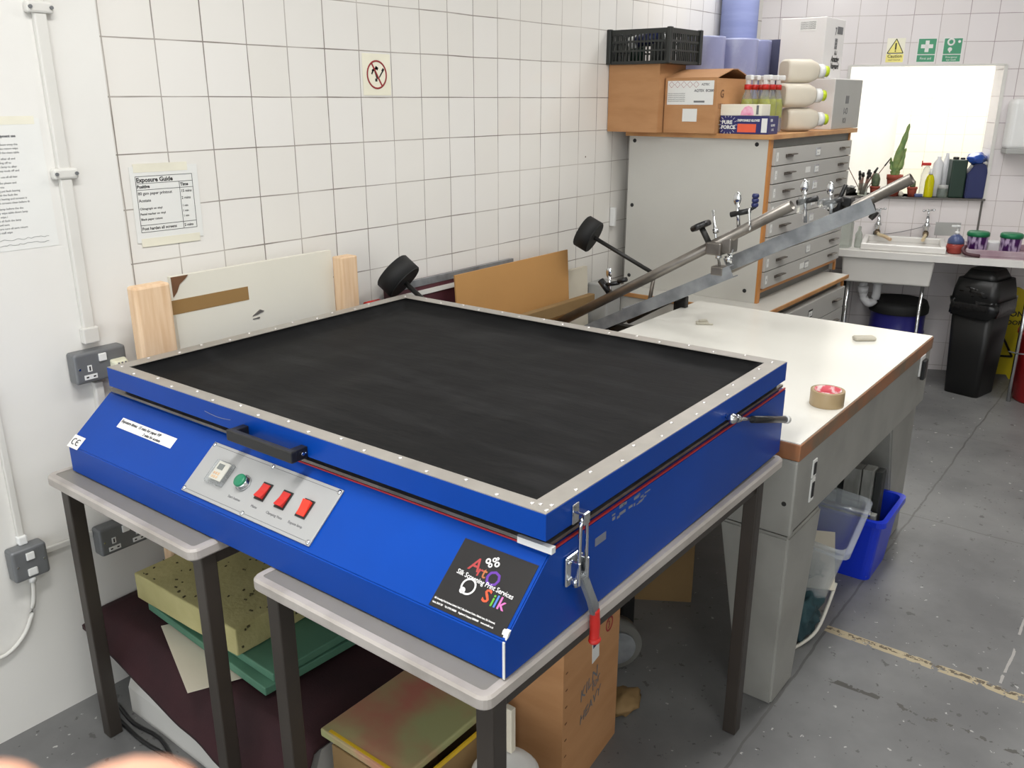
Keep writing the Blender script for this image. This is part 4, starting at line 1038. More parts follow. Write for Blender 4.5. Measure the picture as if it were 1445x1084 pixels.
m1 = Fm((.1177,0,0),(0,1,0),(0,0,1)); text(b,'100',.018,m1,-.04,.055,.001,bold=.0004); text(b,'GLOVES',.013,m1,-.03,.035,.001,bold=.0003); text(b,'L/XL',.014,m1,-.02,.015,.001)
part('lettering', b, 'label_white', t, local=True)
t = gbox('tissue_box','cream box with a pink swirl on top of navy box',2.553,-.657,ZC+.0805,.200,.10,.050,-90,'box_cream')
m0 = Fm((0,-.0502,0),(1,0,0),(0,0,1)); b = B()
prism(b, ((.0,0.002),(.004,.02),(.018,.038),(.036,.044),(.054,.036),(.062,.018),(.064,.002)), -.0512,-.0500); part('pink_swirl', b, 'pink_glow', t, local=True)
b = B(); box(b,.075,.086,.006,.046,0,.0008,m0); part('lettering', b, 'ink_grey', t, local=True)

# ------------------------------------------------------------------ back wall signs
def wsign(name, label, s, z): return thing(name, label, 'sign', tuple(FB@Vector((s,-.002,z))))
t = wsign('caution_sign','yellow triangle Caution sign on the back wall tiles',.815,1.96); m0 = onB(.812,2.02,.001)
b = B(); box(b,-.052,.052,-.066,.074,0,.0006,m0,); part('backing', b, 'sign_cream', t)
b = B(); box(b,-.050,.050,-.064,-.018,.0006,.0010,m0); prism(b, ((-.046,-.012),(.046,-.012),(0,.070)), 0.0006,.0012,'z',m0); part('yellow_field', b, 'caution_yellow', t)
b = B()
for a,c_ in (((-.046,-.012),(.046,-.012)),((.046,-.012),(0,.070)),((0,.070),(-.046,-.012))):
    path(b,[m0@Vector((a[0],a[1],.0015)),m0@Vector((c_[0],c_[1],.0015))],.0022,6,sub=1)
box(b,-.004,.004,.008,.046,.0012,.002,m0); disc(b,.004,m0,.0012,.0008,0,.0,12)
text(b,'Caution',.026,m0,0,-.038,.0012,'CENTER',bold=.0004); text(b,'HOT WATER',.012,m0,0,-.056,.0012,'CENTER'); part('symbol', b, 'ink_black', t)
for nm,lab,s_ in (('first_aid_sign','green first aid sign with a white cross on the back wall',.990),('eyewash_sign','green emergency eye wash sign, rightmost on the back wall',1.135)):
    t = wsign(nm,lab,s_,1.96); m0 = onB(s_,2.022,.001)
    b = B(); box(b,-.056,.056,-.072,.072,0,.0006,m0); part('backing', b, 'box_white', t)
    b = B(); box(b,-.050,.050,-.022,.066,.0006,.0010,m0); box(b,-.050,.050,-.066,-.027,.0006,.0010,m0); part('green_field', b, 'sign_green', t)
    b = B()
    if 'first' in nm:
        box(b,-.034,.034,.012,.034,.001,.0016,m0); box(b,-.011,.011,-.010,.056,.001,.0016,m0); text(b,'First aid',.020,m0,0,-.053,.0012,'CENTER')
    else:
        disc(b,.022,m0,.001,.0006,-.012,.046,20,r0=.012); disc(b,.008,m0,.001,.0006,.034,.048,14); disc(b,.012,m0,.001,.0006,-.014,.004,16); box(b,-.018,-.010,-.014,.004,.001,.0016,m0); text(b,'Emergency',.015,m0,0,-.045,.0012,'CENTER'); text(b,'eye wash',.015,m0,0,-.060,.0012,'CENTER')
    part('symbol', b, 'label_white', t)
t = thing('towel_dispenser','rounded white dispenser mounted on the back wall, right edge','dispenser',tuple(FB@Vector((1.60,-.1,1.44))))
b = B(); box(b,1.490,1.80,-.13,-.001,1.445,1.74,FB,.03,4); part('cover', b, 'white_plastic', t)
b = B(); box(b,1.495,1.795,-.125,-.004,1.42,1.452,FB,.006); part('tray', b, 'box_grey', t)

# ------------------------------------------------------------------ sill things
def FBp(s,y,z): return FB@Vector((s,y,z))
ZS = OZ0+.0005
def bl(prof,s,y,z,seg=22,sq=1,deg=0): return lathe(B(),prof,(0,0,0),seg,FB@Matrix.Translation((s,y,z))@Matrix.Rotation(math.radians(deg),4,'Z'),sq=sq)
# brush jar
t = thing('brush_jar','glass jar of brushes on the sill, left end','jar',tuple(FBp(.725,.02,ZS)))
b = bl([(.028,0),(.030,.004),(.030,.075),(.027,.078)],.725,.02,ZS); part('glass', b, 'glass_green', t)
q = random.Random(11)
for k,(dx,dz,r_) in enumerate(((-.12,.20,.003),(-.03,.15,.007),(.0,.14,.007),(.02,.16,.008),(.05,.14,.007),(.09,.17,.006),(.14,.23,.003),(-.02,.12,.006),(.03,.13,.005))):
    t2 = thing('paint_brush',['thin brush leaning far left in the jar','fat dark brush left of centre in the jar','short fat brush at the centre of the jar','dark bristle brush behind the centre of the jar','brush leaning slightly right in the jar','brush leaning right with brown handle in the jar','long thin brush leaning far right in the jar','short brush at the back of the jar','pinkish handled brush among the fat ones'][k],'brush',tuple(FBp(.725,.02,ZS)),0,'brushes in the sill jar')
    a0 = Vector((.725+q.uniform(-.01,.01),.02+q.uniform(-.012,.012),ZS+.006)); a1 = a0+Vector((dx,q.uniform(-.02,.02),dz))
    b = B(); cyl(b,FB@a0,FB@(a0+(a1-a0)*.82),r_*.9,8); part('handle', b, 'brush_wood', t2)
    b = B(); cyl(b,FB@(a0+(a1-a0)*.80),FB@a1,r_*1.6,8,r2=r_*1.0); part('bristles', b, 'dark_iron', t2)
b = bl([(.0,0),(.05,.0),(.06,.03),(.045,.045),(.0,.05)],.645,.05,ZS); 
solo('wire_bundle', ball(B(),FBp(.64,.03,ZS+.03),.05,(1.2,.8,.55),amp=.6,fq=4), 'dark_iron', 'dark tangled bundle on the sill beside the brush jar', 'bundle')
def pot(s,y,r_,h,label,deg=0): 
    t = thing('potted_cactus',label,'plant',tuple(FBp(s,y,ZS)))
    b = bl([(r_*.72,0),(r_*.92,h*.75),(r_*.92,h*.78),(r_,h*.78),(r_,h),(r_*.88,h),(r_*.84,h*.86),(0,h*.86)],s,y,ZS); part('pot', b, 'terracotta', t); return t
t = pot(.912,.03,.050,.135,'tall spiky succulent in a terracotta pot on sill')
for k,(dx,dz,r_) in enumerate(((.0,.34,.024),(.034,.19,.020),(-.030,.13,.016),(.008,.12,.022))):
    b = B(); path(b,[FBp(.912+dx*.2-.01,.03,ZS+.11),FBp(.912+dx*.6,.03,ZS+.11+dz*.35),FBp(.912+dx*1.0+(.03 if k==0 else 0),.03+.01*k,ZS+.11+dz*.75),FBp(.912+dx*1.3+(.045 if k==0 else 0),.03,ZS+.11+dz)],[r_*.8,r_,r_*.75,r_*.45,.003],10,sub=3); part('cactus_stem', b, 'cactus_green', t)
t = pot(.800,.03,.032,.06,'small round dark cactus in a pot beside the tall one'); b = bl([(.020,.05),(.026,.075),(.027,.105),(.018,.135),(0,.145)],.800,.03,ZS,16); part('cactus_stem', b, 'cactus_dark', t)
t = pot(1.022,.01,.032,.062,'small tilted terracotta pot with dark plant on sill'); b = bl([(.012,.05),(.018,.07),(.017,.095),(0,.115)],1.022,.01,ZS,12); part('cactus_stem', b, 'cactus_dark', t)
solo('pebble', ball(B(),FBp(.865,-.01,ZS+.016),.022,(1.1,.8,.7),sub=2), 'pvc_white', 'small white pebble in front of the tall cactus pot', 'stone')
solo('pebble', ball(B(),FBp(.955,-.01,ZS+.018),.020,(.9,.8,.9),sub=2), 'eraser', 'grey-beige pebble right of the tall cactus pot', 'stone')
solo('blue_sponge', box(B(),1.035,1.085,-.02,.03,ZS,ZS+.022,FB,.007,3), 'soap_blue', 'blue sponge lying on the sill beside yellow bottle', 'sponge')
t = thing('washing_up_bottle','clear bottle of yellow washing-up liquid with red cap','bottle',tuple(FBp(1.110,.0,ZS)))
b = bl([(.026,0),(.028,.01),(.028,.10),(.020,.13),(.010,.145)],1.118,.0,ZS,20,.7); part('bottle_body', b, 'washing_yellow', t)
b = bl([(.012,.143),(.012,.160),(.006,.170),(.006,.180)],1.118,.0,ZS,16); part('cap', b, 'label_white', t)
t = thing('spray_bottle','pale spray bottle with a red trigger on the sill','spray bottle',tuple(FBp(1.10,.06,ZS)))
b = bl([(.030,0),(.032,.01),(.032,.13),(.022,.17),(.012,.19)],1.105,.07,ZS,20,.75); part('bottle_body', b, 'clear_plastic', t)
b = B(); box(b,1.072,1.125,.060,.080,ZS+.192,ZS+.212,FB@Matrix.Translation((0,0,0)),.005); box(b,1.068,1.074,.064,.076,ZS+.185,ZS+.222,FB,.002); part('trigger_head', b, 'red_plastic', t)
t = thing('white_bottle','tall white plastic bottle standing beside the red trigger','bottle',tuple(FBp(1.165,.07,ZS)))
b = bl([(.030,0),(.032,.006),(.032,.205),(.020,.225),(.012,.235),(.012,.25),(0,.25)],1.168,.07,ZS,22,.8); part('bottle_body', b, 'pvc_white', t)
t = thing('white_bottle','narrow pale bottle right of the tall white bottle','bottle',tuple(FBp(1.215,.11,ZS)))
b = bl([(.020,0),(.021,.006),(.021,.22),(.012,.245),(.010,.27),(0,.272)],1.222,.11,ZS,18,.8); part('bottle_body', b, 'pvc_white', t)
t = thing('glass_jar','small clear jar of grey paste on the sill','jar',tuple(FBp(1.20,.0,ZS)))
b = bl([(.030,0),(.032,.006),(.032,.055),(.028,.06)],1.20,-.0,ZS,20); part('glass', b, 'glass_green', t)
b = bl([(.030,.058),(.031,.060),(.031,.078),(0,.079)],1.20,-.0,ZS,20); part('lid', b, 'box_grey', t)
solo('white_carton', box(B(),1.175,1.245,.10,.15,ZS,ZS+.14,FB,.002), 'box_white', 'white carton behind the small jar on the sill', 'box')
t = thing('oil_can','dark green square can on the sill','can',tuple(FBp(1.305,.05,ZS)))
b = B(); box(b,1.235,1.326,.0,.11,ZS,ZS+.235,FB,.008,3); part('can_body', b, 'can_green', t)
b = B(); lathe(b,[(.018,.233),(.018,.250),(0,.252)],m=FB@Matrix.Translation((1.26,.04,ZS)),seg=16); lathe(b,[(.014,.233),(.014,.246),(0,.248)],m=FB@Matrix.Translation((1.30,.04,ZS)),seg=16); part('cap', b, 'black_plastic', t)
t = thing('detergent_bottle','dark blue container with a blue bag on top, right end of sill','bottle',tuple(FBp(1.40,.03,ZS)))
s = B(); prism(s, ((1.352,0),(1.460,0),(1.462,.17),(1.445,.215),(1.385,.215),(1.350,.15)), -.03,.07,'y',FB@Matrix.Translation((-.022,.01,ZS)),.006); part('bottle_body', s, 'can_blue', t)
solo('blue_plastic_bag', ball(B(),FBp(1.378,.04,ZS+.243),.070,(1.4,.8,.55),amp=.2,fq=1.8,sub=4), 'bag_blue', 'crumpled blue plastic bag sitting on the dark cans', 'bag')

# ------------------------------------------------------------------ counter and sink
K2 = thing('counter','long white worktop under the opening with the sink let into it','counter',(4.1,-1.3,0))
# polygon: front edge line in FC, back along the wall
fe0 = FC@Vector((-.10,0,0)); fe1 = FC@Vector((2.6,0,0)); w0 = FB@Vector((.30,-.002,0)); w1 = FB@Vector((3.3,-.002,0))
b = B(); prism(b, ((fe0.x,fe0.y),(fe1.x,fe1.y),(w1.x,w1.y),(w0.x,w0.y)), .825,.855,'z'); part('worktop', b, 'counter_white', K2)
b = B(); box(b,-.10,2.6,-.004,-.0002,.815,.855,FC); part('front_edge', b, 'counter_white', K2)
b = B(); cyl(b,FC@Vector((1.075,.04,.825)),FC@Vector((1.075,.04,0)),.013,14); part('leg', b, 'chrome', K2)
SK = thing('sink','white ceramic sink with a raised rim and deep basin under the worktop','sink',tuple(FC@Vector((.45,.1,.6))))
b = B()
u0,u1,v0,v1 = .165,.582,.10,.46
zr0,zr1 = .8552,.895
for a in ((u0-.03,u1+.03,v0-.05,v0-.02),(u0-.03,u1+.03,v1-.02,v1+.01),(u0-.03,u0,v0-.02,v1-.02),(u1,u1+.03,v0-.02,v1-.02)): box(b,*a,zr0,zr1,FC,.006)
box(b,u0,u1,v0-.02,v1-.02,zr0,zr0+.004,FC); part('rim', b, 'sink_white', SK)
b = B(); taper(b,.05,.55,.035,.42,.655,.8245,1.05,FC,.012,3); part('basin', b, 'sink_white', SK)
for u in (.09,.515):
    b = B(); cyl(b,FC@Vector((u,.07,.655)),FC@Vector((u,.07,0)),.011,14); part('support_leg', b, 'chrome', SK)
b = B(); path(b,[FC@Vector(p) for p in ((.26,.2,.66),(.26,.2,.60),(.255,.2,.53),(.225,.2,.495),(.185,.2,.53),(.175,.2,.60),(.175,.25,.63),(.175,.45,.63))],.026,16); part('waste_trap', b, 'pvc_white', SK)
b = B(); cyl(b,FC@Vector((.175,.2,.60)),FC@Vector((.175,.2,.56)),.034,18); cyl(b,FC@Vector((.26,.2,.655)),FC@Vector((.26,.2,.62)),.034,18); part('trap_nut', b, 'pvc_white', SK)
def tap(s, label, hose):
    t = thing('tap',label,'tap',tuple(FBp(s,-.03,.90)))
    b = B(); cyl(b,FBp(s,0,.955),FBp(s,-.075,.950),.013,14); cyl(b,FBp(s,-.07,.925),FBp(s,-.07,1.025),.014,16,r2=.010); cyl(b,FBp(s,-.07,1.025),FBp(s,-.07,1.06),.006,10); lathe(b,[(.018,0),(.021,.006),(.012,.03)],m=FB@Matrix.Translation((s,-.07,.96)),seg=16); part('body', b, 'chrome', t)
    b = B(); cyl(b,FBp(s-.028,-.07,1.062),FBp(s+.028,-.07,1.068),.005,10); cyl(b,FBp(s,-.098,1.065),FBp(s,-.042,1.065),.005,10)
    for q_ in ((s-.03,-.07,1.062),(s+.03,-.07,1.068)): ball(b,FBp(*q_),.008,sub=2)
    part('handle', b, 'chrome', t)
    b = B(); cyl(b,FBp(s,-.07,.928),FBp(s,-.07,.905),.018,16); part('hose_clip', b, 'brass_dull', t)
    b = B(); path(b,[FBp(*p) for p in hose],.011,12); part('hose', b, 'hose_cream', t)
tap(.835,'left chrome tap above the sink with a cream hose',((.835,-.07,.915),(.85,-.08,.89),(.885,-.10,.85),(.905,-.14,.875),(.925,-.17,.862)) if 0 else ((.835,-.07,.920),(.845,-.09,.905),(.875,-.13,.90),(.905,-.17,.885)))
tap(1.125,'right chrome tap above the sink with a bent cream hose',((1.125,-.07,.920),(1.12,-.09,.905),(1.11,-.12,.90),(1.095,-.17,.89)))
t = solo('pipe_stub', cyl(B(),FBp(.83,-.02,.858),FBp(.83,-.02,.915),.012,12), 'can_green', 'dark green pipe stub behind the left tap', 'pipe')
t = solo('pipe_stub', cyl(B(),FBp(1.135,-.02,.858),FBp(1.135,-.02,.915),.014,12), 'dark_iron', 'dark pipe stub behind the right tap', 'pipe')
solo('string', path(B(),[FBp(.86,-.03,.90),FBp(.93,-.012,.905),(FBp(1.02,-.01,.925)),FBp(1.11,-.03,.955)],.002,6), 'ink_grey', 'grey string strung between the two taps', 'string')
solo('grout_patch', box(B(),1.19,1.34,-.0015,.001,.90,.985,FB), 'box_grey', 'grey bare patch on the wall behind the soap bottle', 'patch')

t = thing('storage_jar','large cloudy glass jar on the worktop beside the plan chest','jar',tuple(FC@Vector((.01,.10,.855))))
b = lathe(B(),[(.060,0),(.066,.006),(.066,.15),(.056,.175),(.045,.185),(.047,.195)],(0,0,0),28,FC@Matrix.Translation((.015,.12,.856))); part('glass', b, 'glass_green', t)
t = thing('glass_bottle','clear bottle leaning on the left rim of the sink','bottle',tuple(FC@Vector((.11,.10,.856))))
b = lathe(B(),[(.020,0),(.022,.006),(.022,.08),(.010,.105),(.010,.13)],(0,0,0),16,FC@Matrix.Translation((.115,.13,.856))); part('glass', b, 'glass_green', t)
t = thing('soap_dispenser','round pump bottle of red soap on the worktop','soap dispenser',tuple(FC@Vector((.60,.22,.895))))
mt = FC@Matrix.Translation((.660,.13,.856))
b = lathe(B(),[(.034,0),(.046,.010),(.050,.035),(.046,.06),(0,.06)],(0,0,0),24,mt); part('bottle_body', b, 'soap_red', t)
b = lathe(B(),[(.047,.060),(.044,.085),(.028,.105),(.014,.115)],(0,0,0),24,mt); part('shoulder', b, 'soap_blue', t)
b = lathe(B(),[(.013,.115),(.013,.130),(.004,.132),(.004,.155),(.014,.158),(.014,.166),(0,.168)],(0,0,0),16,mt); box(b,-.035,.0,-.006,.006,.156,.166,mt,.002); part('pump', b, 'white_plastic', t)
t = thing('dish_tray','mauve plastic tray on the worktop right of the sink','tray',tuple(FC@Vector((1.15,.1,.8555))))
b = B(); box(b,.715,1.75,.03,.36,.8555,.863,FC); part('tray_base', b, 'tray_mauve', t)
for a in ((.715,1.75,.03,.045),(.715,1.75,.345,.36),(.715,.73,.045,.345),(1.735,1.75,.045,.345)):
    b = B(); box(b,*a,.863,.900,FC,.004); part('tray_side', b, 'tray_mauve', t)
b = B(); path(b,[FC@Vector(p) for p in ((.715,.10,.905),(.700,.04,.90),(.702,.012,.885),(.73,.010,.872),(.79,.012,.866))],.010,10); part('grip', b, 'maroon_frame', t)
def tub(u, v, label):
    t = thing('paint_tub',label,'tub',tuple(FC@Vector((u,v,.8635))),0,'purple splashed paint tubs on the tray')
    m_ = FC@Matrix.Translation((u,v,.8635)); b = lathe(B(),[(.050,0),(.053,.004),(.057,.105),(.057,.108)],(0,0,0),28,m_); part('tub_body', b, 'tub_purple', t)
    b = lathe(B(),[(.058,.100),(.062,.102),(.062,.120),(.055,.128),(0,.126)],(0,0,0),28,m_); part('lid', b, 'lid_green', t)
tub(.775,.15,'green-lidded tub splashed with purple paint beside the soap bottle')
tub(.950,.15,'green-lidded tub splashed with purple paint at the right edge of frame')
solo('white_dish', box(B(),.835,.905,.22,.30,.8635,.925,FC,.008), 'white_plastic', 'white dish standing between the two purple tubs', 'dish')
solo('dark_spatula', box(B(),.90,.99,.315,.32,.945,.951,FC@Matrix.Translation((0,0,0)),.002), 'dark_iron', 'thin dark spatula behind the white dish', 'spatula') if 0 else None

# under the counter
t = thing('blue_drum','dark blue drum with a black lid under the sink','drum',tuple(FC@Vector((.36,.27,0))))
mt = FC@Matrix.Translation((.40,.33,0))
b = lathe(B(),[(.15,0),(.165,.02),(.168,.30),(.172,.31),(.165,.325),(.165,.43),(.170,.44)],(0,0,0),36,mt); part('drum_body', b, 'drum_blue', t)
b = lathe(B(),[(.178,.435),(.180,.44),(.180,.475),(.165,.51),(.15,.505),(0,.50)],(0,0,0),36,mt); part('lid', b, 'black_matt', t)
solo('dark_box', box(B(),.02,.09,.18,.35,0,.62,FC,.006), 'black_matt', 'dark narrow box standing under the worktop left of the sink', 'box')
t = thing('waste_bin','black swing-top bin with a black bin bag under worktop','bin',(4.375,-1.487,0),-13); t.scale = (.82,.82,1)
def rbox(hx,hy,z0,z1,k0,k1,r_,seg=6,bulge=0):
    s = B(); rings = []
    for z, k in ((z0,k0),((z0+z1)/2,(k0+k1)/2*(1+bulge)),(z1,k1)):
        ring = []
        for cx,cy,a0 in ((1,1,0),(-1,1,90),(-1,-1,180),(1,-1,270)):
            for i in range(seg+1):
                a = math.radians(a0+90*i/seg); ring.append(s.verts.new(((cx*(hx-r_)+r_*math.cos(a))*k,(cy*(hy-r_)+r_*math.sin(a))*k,z)))
        rings.append(ring)
    for a_, d_ in zip(rings, rings[1:]):
        n = len(a_)
        for i in range(n): f = s.faces.new((a_[i],a_[(i+1)%n],d_[(i+1)%n],d_[i])); f.smooth = True
    s.faces.new(rings[0][::-1]); s.faces.new(rings[-1]); return s
part('bin_body', rbox(.19,.165,0,.56,.76,.93,.05), 'bin_black', t, local=True)
s = rbox(.195,.17,.50,.60,1.0,1.0,.05,8)
for v in s.verts: v.co += Vector((noise.noise(v.co*30)*.018, noise.noise(v.co*30+Vector((5,5,5)))*.018, noise.noise(v.co*25)*.02 if v.co.z < .55 else 0))
part('bin_bag', s, 'bag_black', t, 'shiny black bin bag overhanging the rim', local=True)
part('bin_lid', rbox(.195,.17,.58,.72,1.0,.86,.06,8,.03), 'bin_black', t, local=True)
s = rbox(.15,.12,.72,.775,1.05,.75,.05); part('lid_crown', s, 'bin_black', t, local=True)
b = B(); box(b,-.175,-.160,-.09,.09,.63,.70,Matrix.Rotation(math.radians(10),4,'Y')@Matrix.Translation((-.085,0,.015)),.004); part('swing_flap', b, 'box_grey', t, 'grey flap on the front of the lid', local=True) if 0 else None
mt = Matrix.Translation((-.170,0,.665))@Matrix.Rotation(math.radians(16),4,'Y')
b = B(); box(b,-.012,.004,-.10,.10,.005,.045,mt,.003); part('swing_flap', b, 'shade_and_plain_grey', t, 'grey flap on the lid', local=True)
s = B(); ball(s,(-.172,0,.640),.05,(.35,2.0,.6),amp=.9,fq=5,sub=3); part('bag_fold', s, 'bag_black', t, local=True)
t = thing('wet_floor_sign','yellow caution wet floor sign behind the black bin','floor sign',tuple(FBp(1.64,-.12,0)))
mt = FB@Matrix.Translation((1.635,-.10,0))@Matrix.Rotation(math.radians(6),4,'X')@Fm((0,0,0),(1,0,0),(0,0,1))
s = B(); prism(s, ((-.15,0),(-.11,.0),(-.09,.03),(.09,.03),(.11,0),(.15,0),(.10,.60),(.06,.62),(-.06,.62),(-.10,.60)), -.008,.008,'z',mt); part('panel', s, 'wet_yellow', t)
b = B(); text(b,'CAUTION',.052,mt,.0,.43,.009,'CENTER',bold=.001); text(b,'WET FLOOR',.042,mt,.0,.375,.009,'CENTER',bold=.001)
for a,c_ in (((-.10,.16),(.10,.16)),((.10,.16),(0,.33)),((0,.33),(-.10,.16))): path(b,[mt@Vector((a[0],a[1],.012)),mt@Vector((c_[0],c_[1],.012))],.007,6,sub=1)
part('lettering', b, 'ink_black', t)
b = B(); box(b,.02,.06,.52,.57,.0075,.010,mt); part('hand_hole', b, 'box_grey', t)
t = thing('red_bucket','red plastic bucket on the floor at the right edge','bucket',(4.43,-1.865,0))
b = lathe(B(),[(.13,0),(.14,.01),(.165,.40),(.175,.41),(.175,.43),(.165,.43),(.13,.03),(0,.03)],seg=36,m=MW[t.name]); part('bucket_body', b, 'bucket_red', t)
b = B(); path(b,[MW[t.name]@Vector(p) for p in ((-.195,0,.41),(-.20,.03,.36),(-.195,.10,.32),(-.10,.19,.30))],.004,8); part('handle', b, 'galvanised', t)

# ------------------------------------------------------------------ floor things by the white table
def open_box(name, label, cat, cx, cy, z0, hx, hy, h, deg, m_, t_=.004, k=.84, rim=.014, tilt=None):
    t = thing(name, label, cat, (cx,cy,z0), deg)
    if tilt: 
        t.rotation_euler = (math.radians(tilt[0]), math.radians(tilt[1]), math.radians(deg))
        MW[t.name] = Matrix.Translation((cx,cy,z0)) @ t.rotation_euler.to_matrix().to_4x4()
    s = B()
    def ring(hx_,hy_,z,r_=.03,seg=5):
        o = []
        for cx_,cy_,a0 in ((1,1,0),(-1,1,90),(-1,-1,180),(1,-1,270)):
            for i in range(seg+1):
                a = math.radians(a0+90*i/seg); o.append(s.verts.new((cx_*(hx_-r_)+r_*math.cos(a),cy_*(hy_-r_)+r_*math.sin(a),z)))
        return o
    rs = [ring(hx*k,hy*k,0),ring(hx*.985,hy*.985,h-rim*1.5),ring(hx+rim,hy+rim,h-rim*1.5),ring(hx+rim,hy+rim,h),ring(hx-t_,hy-t_,h),ring(hx*k-t_,hy*k-t_,t_)]
    for a_, d_ in zip(rs, rs[1:]):
        n = len(a_)
        for i in range(n): s.faces.new((a_[i],a_[(i+1)%n],d_[(i+1)%n],d_[i]))
    s.faces.new(rs[0][::-1]); s.faces.new(rs[-1])
    part('tub_body', s, m_, t, local=True)
    return t
t = open_box('blue_crate','bright blue plastic storage tub on floor under the white table','tub',1.782,-1.545,0,.148,.165,.265,1,'crate_blue')
for (y,w,x0_,x1_,h_,m_,lab) in ((-1.452,.024,1.70,1.77,.385,'block_green','green slab at the back of the blue tub'),(-1.480,.026,1.70,1.77,.405,'block_grey','thin grey slab beside the green one in the blue tub'),(-1.508,.024,1.72,1.77,.40,'block_dark','black slab between grey slabs in the blue tub'),(-1.553,.060,1.70,1.76,.425,'block_grey','widest grey slab standing in the blue tub'),(-1.606,.038,1.70,1.76,.43,'block_grey','narrow grey slab right of the widest one in blue tub'),(-1.641,.026,1.72,1.77,.425,'block_dark','dark slab at the open side of the blue tub'),(-1.60,.12,1.665,1.698,.27,'block_grey','low grey slab in front of the standing slabs'),(-1.56,.15,1.80,1.84,.36,'block_green','green slab lying behind the grey slabs')):
    y -= .018; b = B(); box(b,x0_,x1_,y-w/2,y+w/2,.012,h_,bev=.003); solo('squeegee_block', b, m_, lab, 'block', 'slabs standing in the blue tub')
solo('silver_tube', cyl(B(),(1.70,-1.675,.262),(1.70,-1.44,.30),.012,16) if 0 else cyl(B(),(1.655,-1.665,.279),(1.655,-1.42,.279),.0125,16), 'chrome', 'silver metal tube lying across the blue tub rim', 'tube')
b = B(); box(b,2.00,2.008,-1.69,-1.682,.30,.42) if 0 else None
solo('cardboard_box', box(B(),1.18,1.46,-1.60,-1.45,0,.15,bev=.004), 'cardboard_dull', 'low brown box under the clear tub beneath white table', 'box')
t = open_box('clear_tub','clear plastic tub tilted under the white table beside blue tub','tub',1.33,-1.525,.165,.18,.15,.24,6,'tub_plastic',tilt=(8,-6))
mt = MW[t.name]
solo('folded_card', box(B(),-.12,.10,-.115,-.02,.08,.086,mt@Matrix.Rotation(math.radians(-28),4,'Y')@Matrix.Rotation(.3,4,'Z')), 'card_cream', 'cream folded card inside the clear tub', 'card')
solo('crumpled_wrap', ball(B(),mt@Vector((-.05,-.05,.055)),.05,(1.3,1,.7),amp=.9,fq=4), 'clear_plastic', 'crumpled clear wrap in the bottom of the clear tub', 'wrap')
solo('teal_cloth', ball(B(),(1.17,-1.60,.085),.10,(.9,.55,.85),amp=.55,fq=2.5,sub=4), 'teal_cloth', 'bundle of dark teal cloth beside the grey table leg', 'cloth')
solo('white_cable', path(B(),[(1.02,-1.60,.006),(1.10,-1.632,.008),(1.17,-1.662,.04),(1.25,-1.668,.11),(1.30,-1.668,.16)],.006,8), 'cable_white', 'white cable curling up from the floor beside teal cloth', 'cable')

# ------------------------------------------------------------------ under the tables
t = thing('storage_chest','low pale chest covered by maroon cloth under the tables','chest',(-.28,-.5,0),3)
b = B(); prism(b, ((-.440,0),(-.440,.085),(-.375,.245),(-.02,.262),(-.02,0)), -.98, -.175, 'y'); part('body', b, 'grey_white_paint', t)
s = B(); nx, ny = 30, 40; g = []
for i in range(nx+1):
    row = []
    for j in range(ny+1):
        x = -.475+.477*i/nx; y = -1.0+.98*j/ny; z = .284+.003*noise.noise(Vector((x*5,y*4,0)))
        k = max(0,min(1,(x+.475)/.07)); k = k*k*(3-2*k); d_ = .03+.14*max(0,min(1,(-y-.05)/.6))
        z -= d_*(1-k)*(1+.15*noise.noise(Vector((0,y*6,2))))
        row.append(s.verts.new((x,y,z)))
    g.append(row)
for i in range(nx):
    for j in range(ny): f = s.faces.new((g[i][j],g[i+1][j],g[i+1][j+1],g[i][j+1])); f.smooth = True
ex = bmesh.ops.extrude_face_region(s, geom=s.faces[:]); bmesh.ops.translate(s, vec=(0,0,-.014), verts=[v for v in ex['geom'] if isinstance(v, bmesh.types.BMVert)])
bmesh.ops.recalc_face_normals(s, faces=s.faces)
solo('maroon_cloth', s, 'maroon_cloth', 'dark maroon cloth spread over the chest under the tables', 'cloth')
s = B(); prism(s, ((-.364,-.271),(-.486,-.597),(-.33,-.673),(-.12,-.40)), .2925, .2940, 'z')
b = s; solo('paper_card', b, 'card_cream', 'cream sheet of card on the maroon cloth under green slabs', 'card')
for k,(z,dx,a) in enumerate(((.300,0,0),(.326,.012,1.5))):
    b = B(); box(b,-.0,.42,-.60,0,0,.024,fr(-.345+dx,-.175,-3+a,z),.003); solo('green_slab', b, 'green_foam', ['lower of the two green slabs under the yellow foam','upper of the two green slabs, directly under the yellow foam'][k], 'slab', 'green slabs under the foam')
t = thing('foam_block','thick yellow foam block with dark specks under the tables','foam block',(-.37,-.17,.352),1)
s = B(); box(s,0,.44,-.475,0,0,.082,bev=.004); 
bmesh.ops.subdivide_edges(s, edges=s.edges[:], cuts=6, use_grid_fill=True)
for v in s.verts: v.co += Vector([noise.noise(v.co*14+Vector((k*7,0,0)))*.003 for k in range(3)]) 
for v in s.verts: v.co.z = max(v.co.z, 0.0)
part('foam', s, 'foam_yellow', t, local=True)
q = random.Random(9)
b = B()
for k in range(70):
    x = .01+q.random()*.41; y = -q.random()*.46; r_ = .0015+q.random()*.0035
    box(b,-r_,r_,-r_*.5,r_*.5,.0805,.0845,Matrix.Translation((x,y,0))@Matrix.Rotation(q.random()*3,4,'Z'))
for k in range(14):
    x = q.random()*.42; r_ = .002+q.random()*.003; z_ = .01+q.random()*.06; box(b,x-r_,x+r_,-.478,-.475,z_,z_+.005)
part('speck', b, 'foam_mark', t, local=True, kind='stuff')
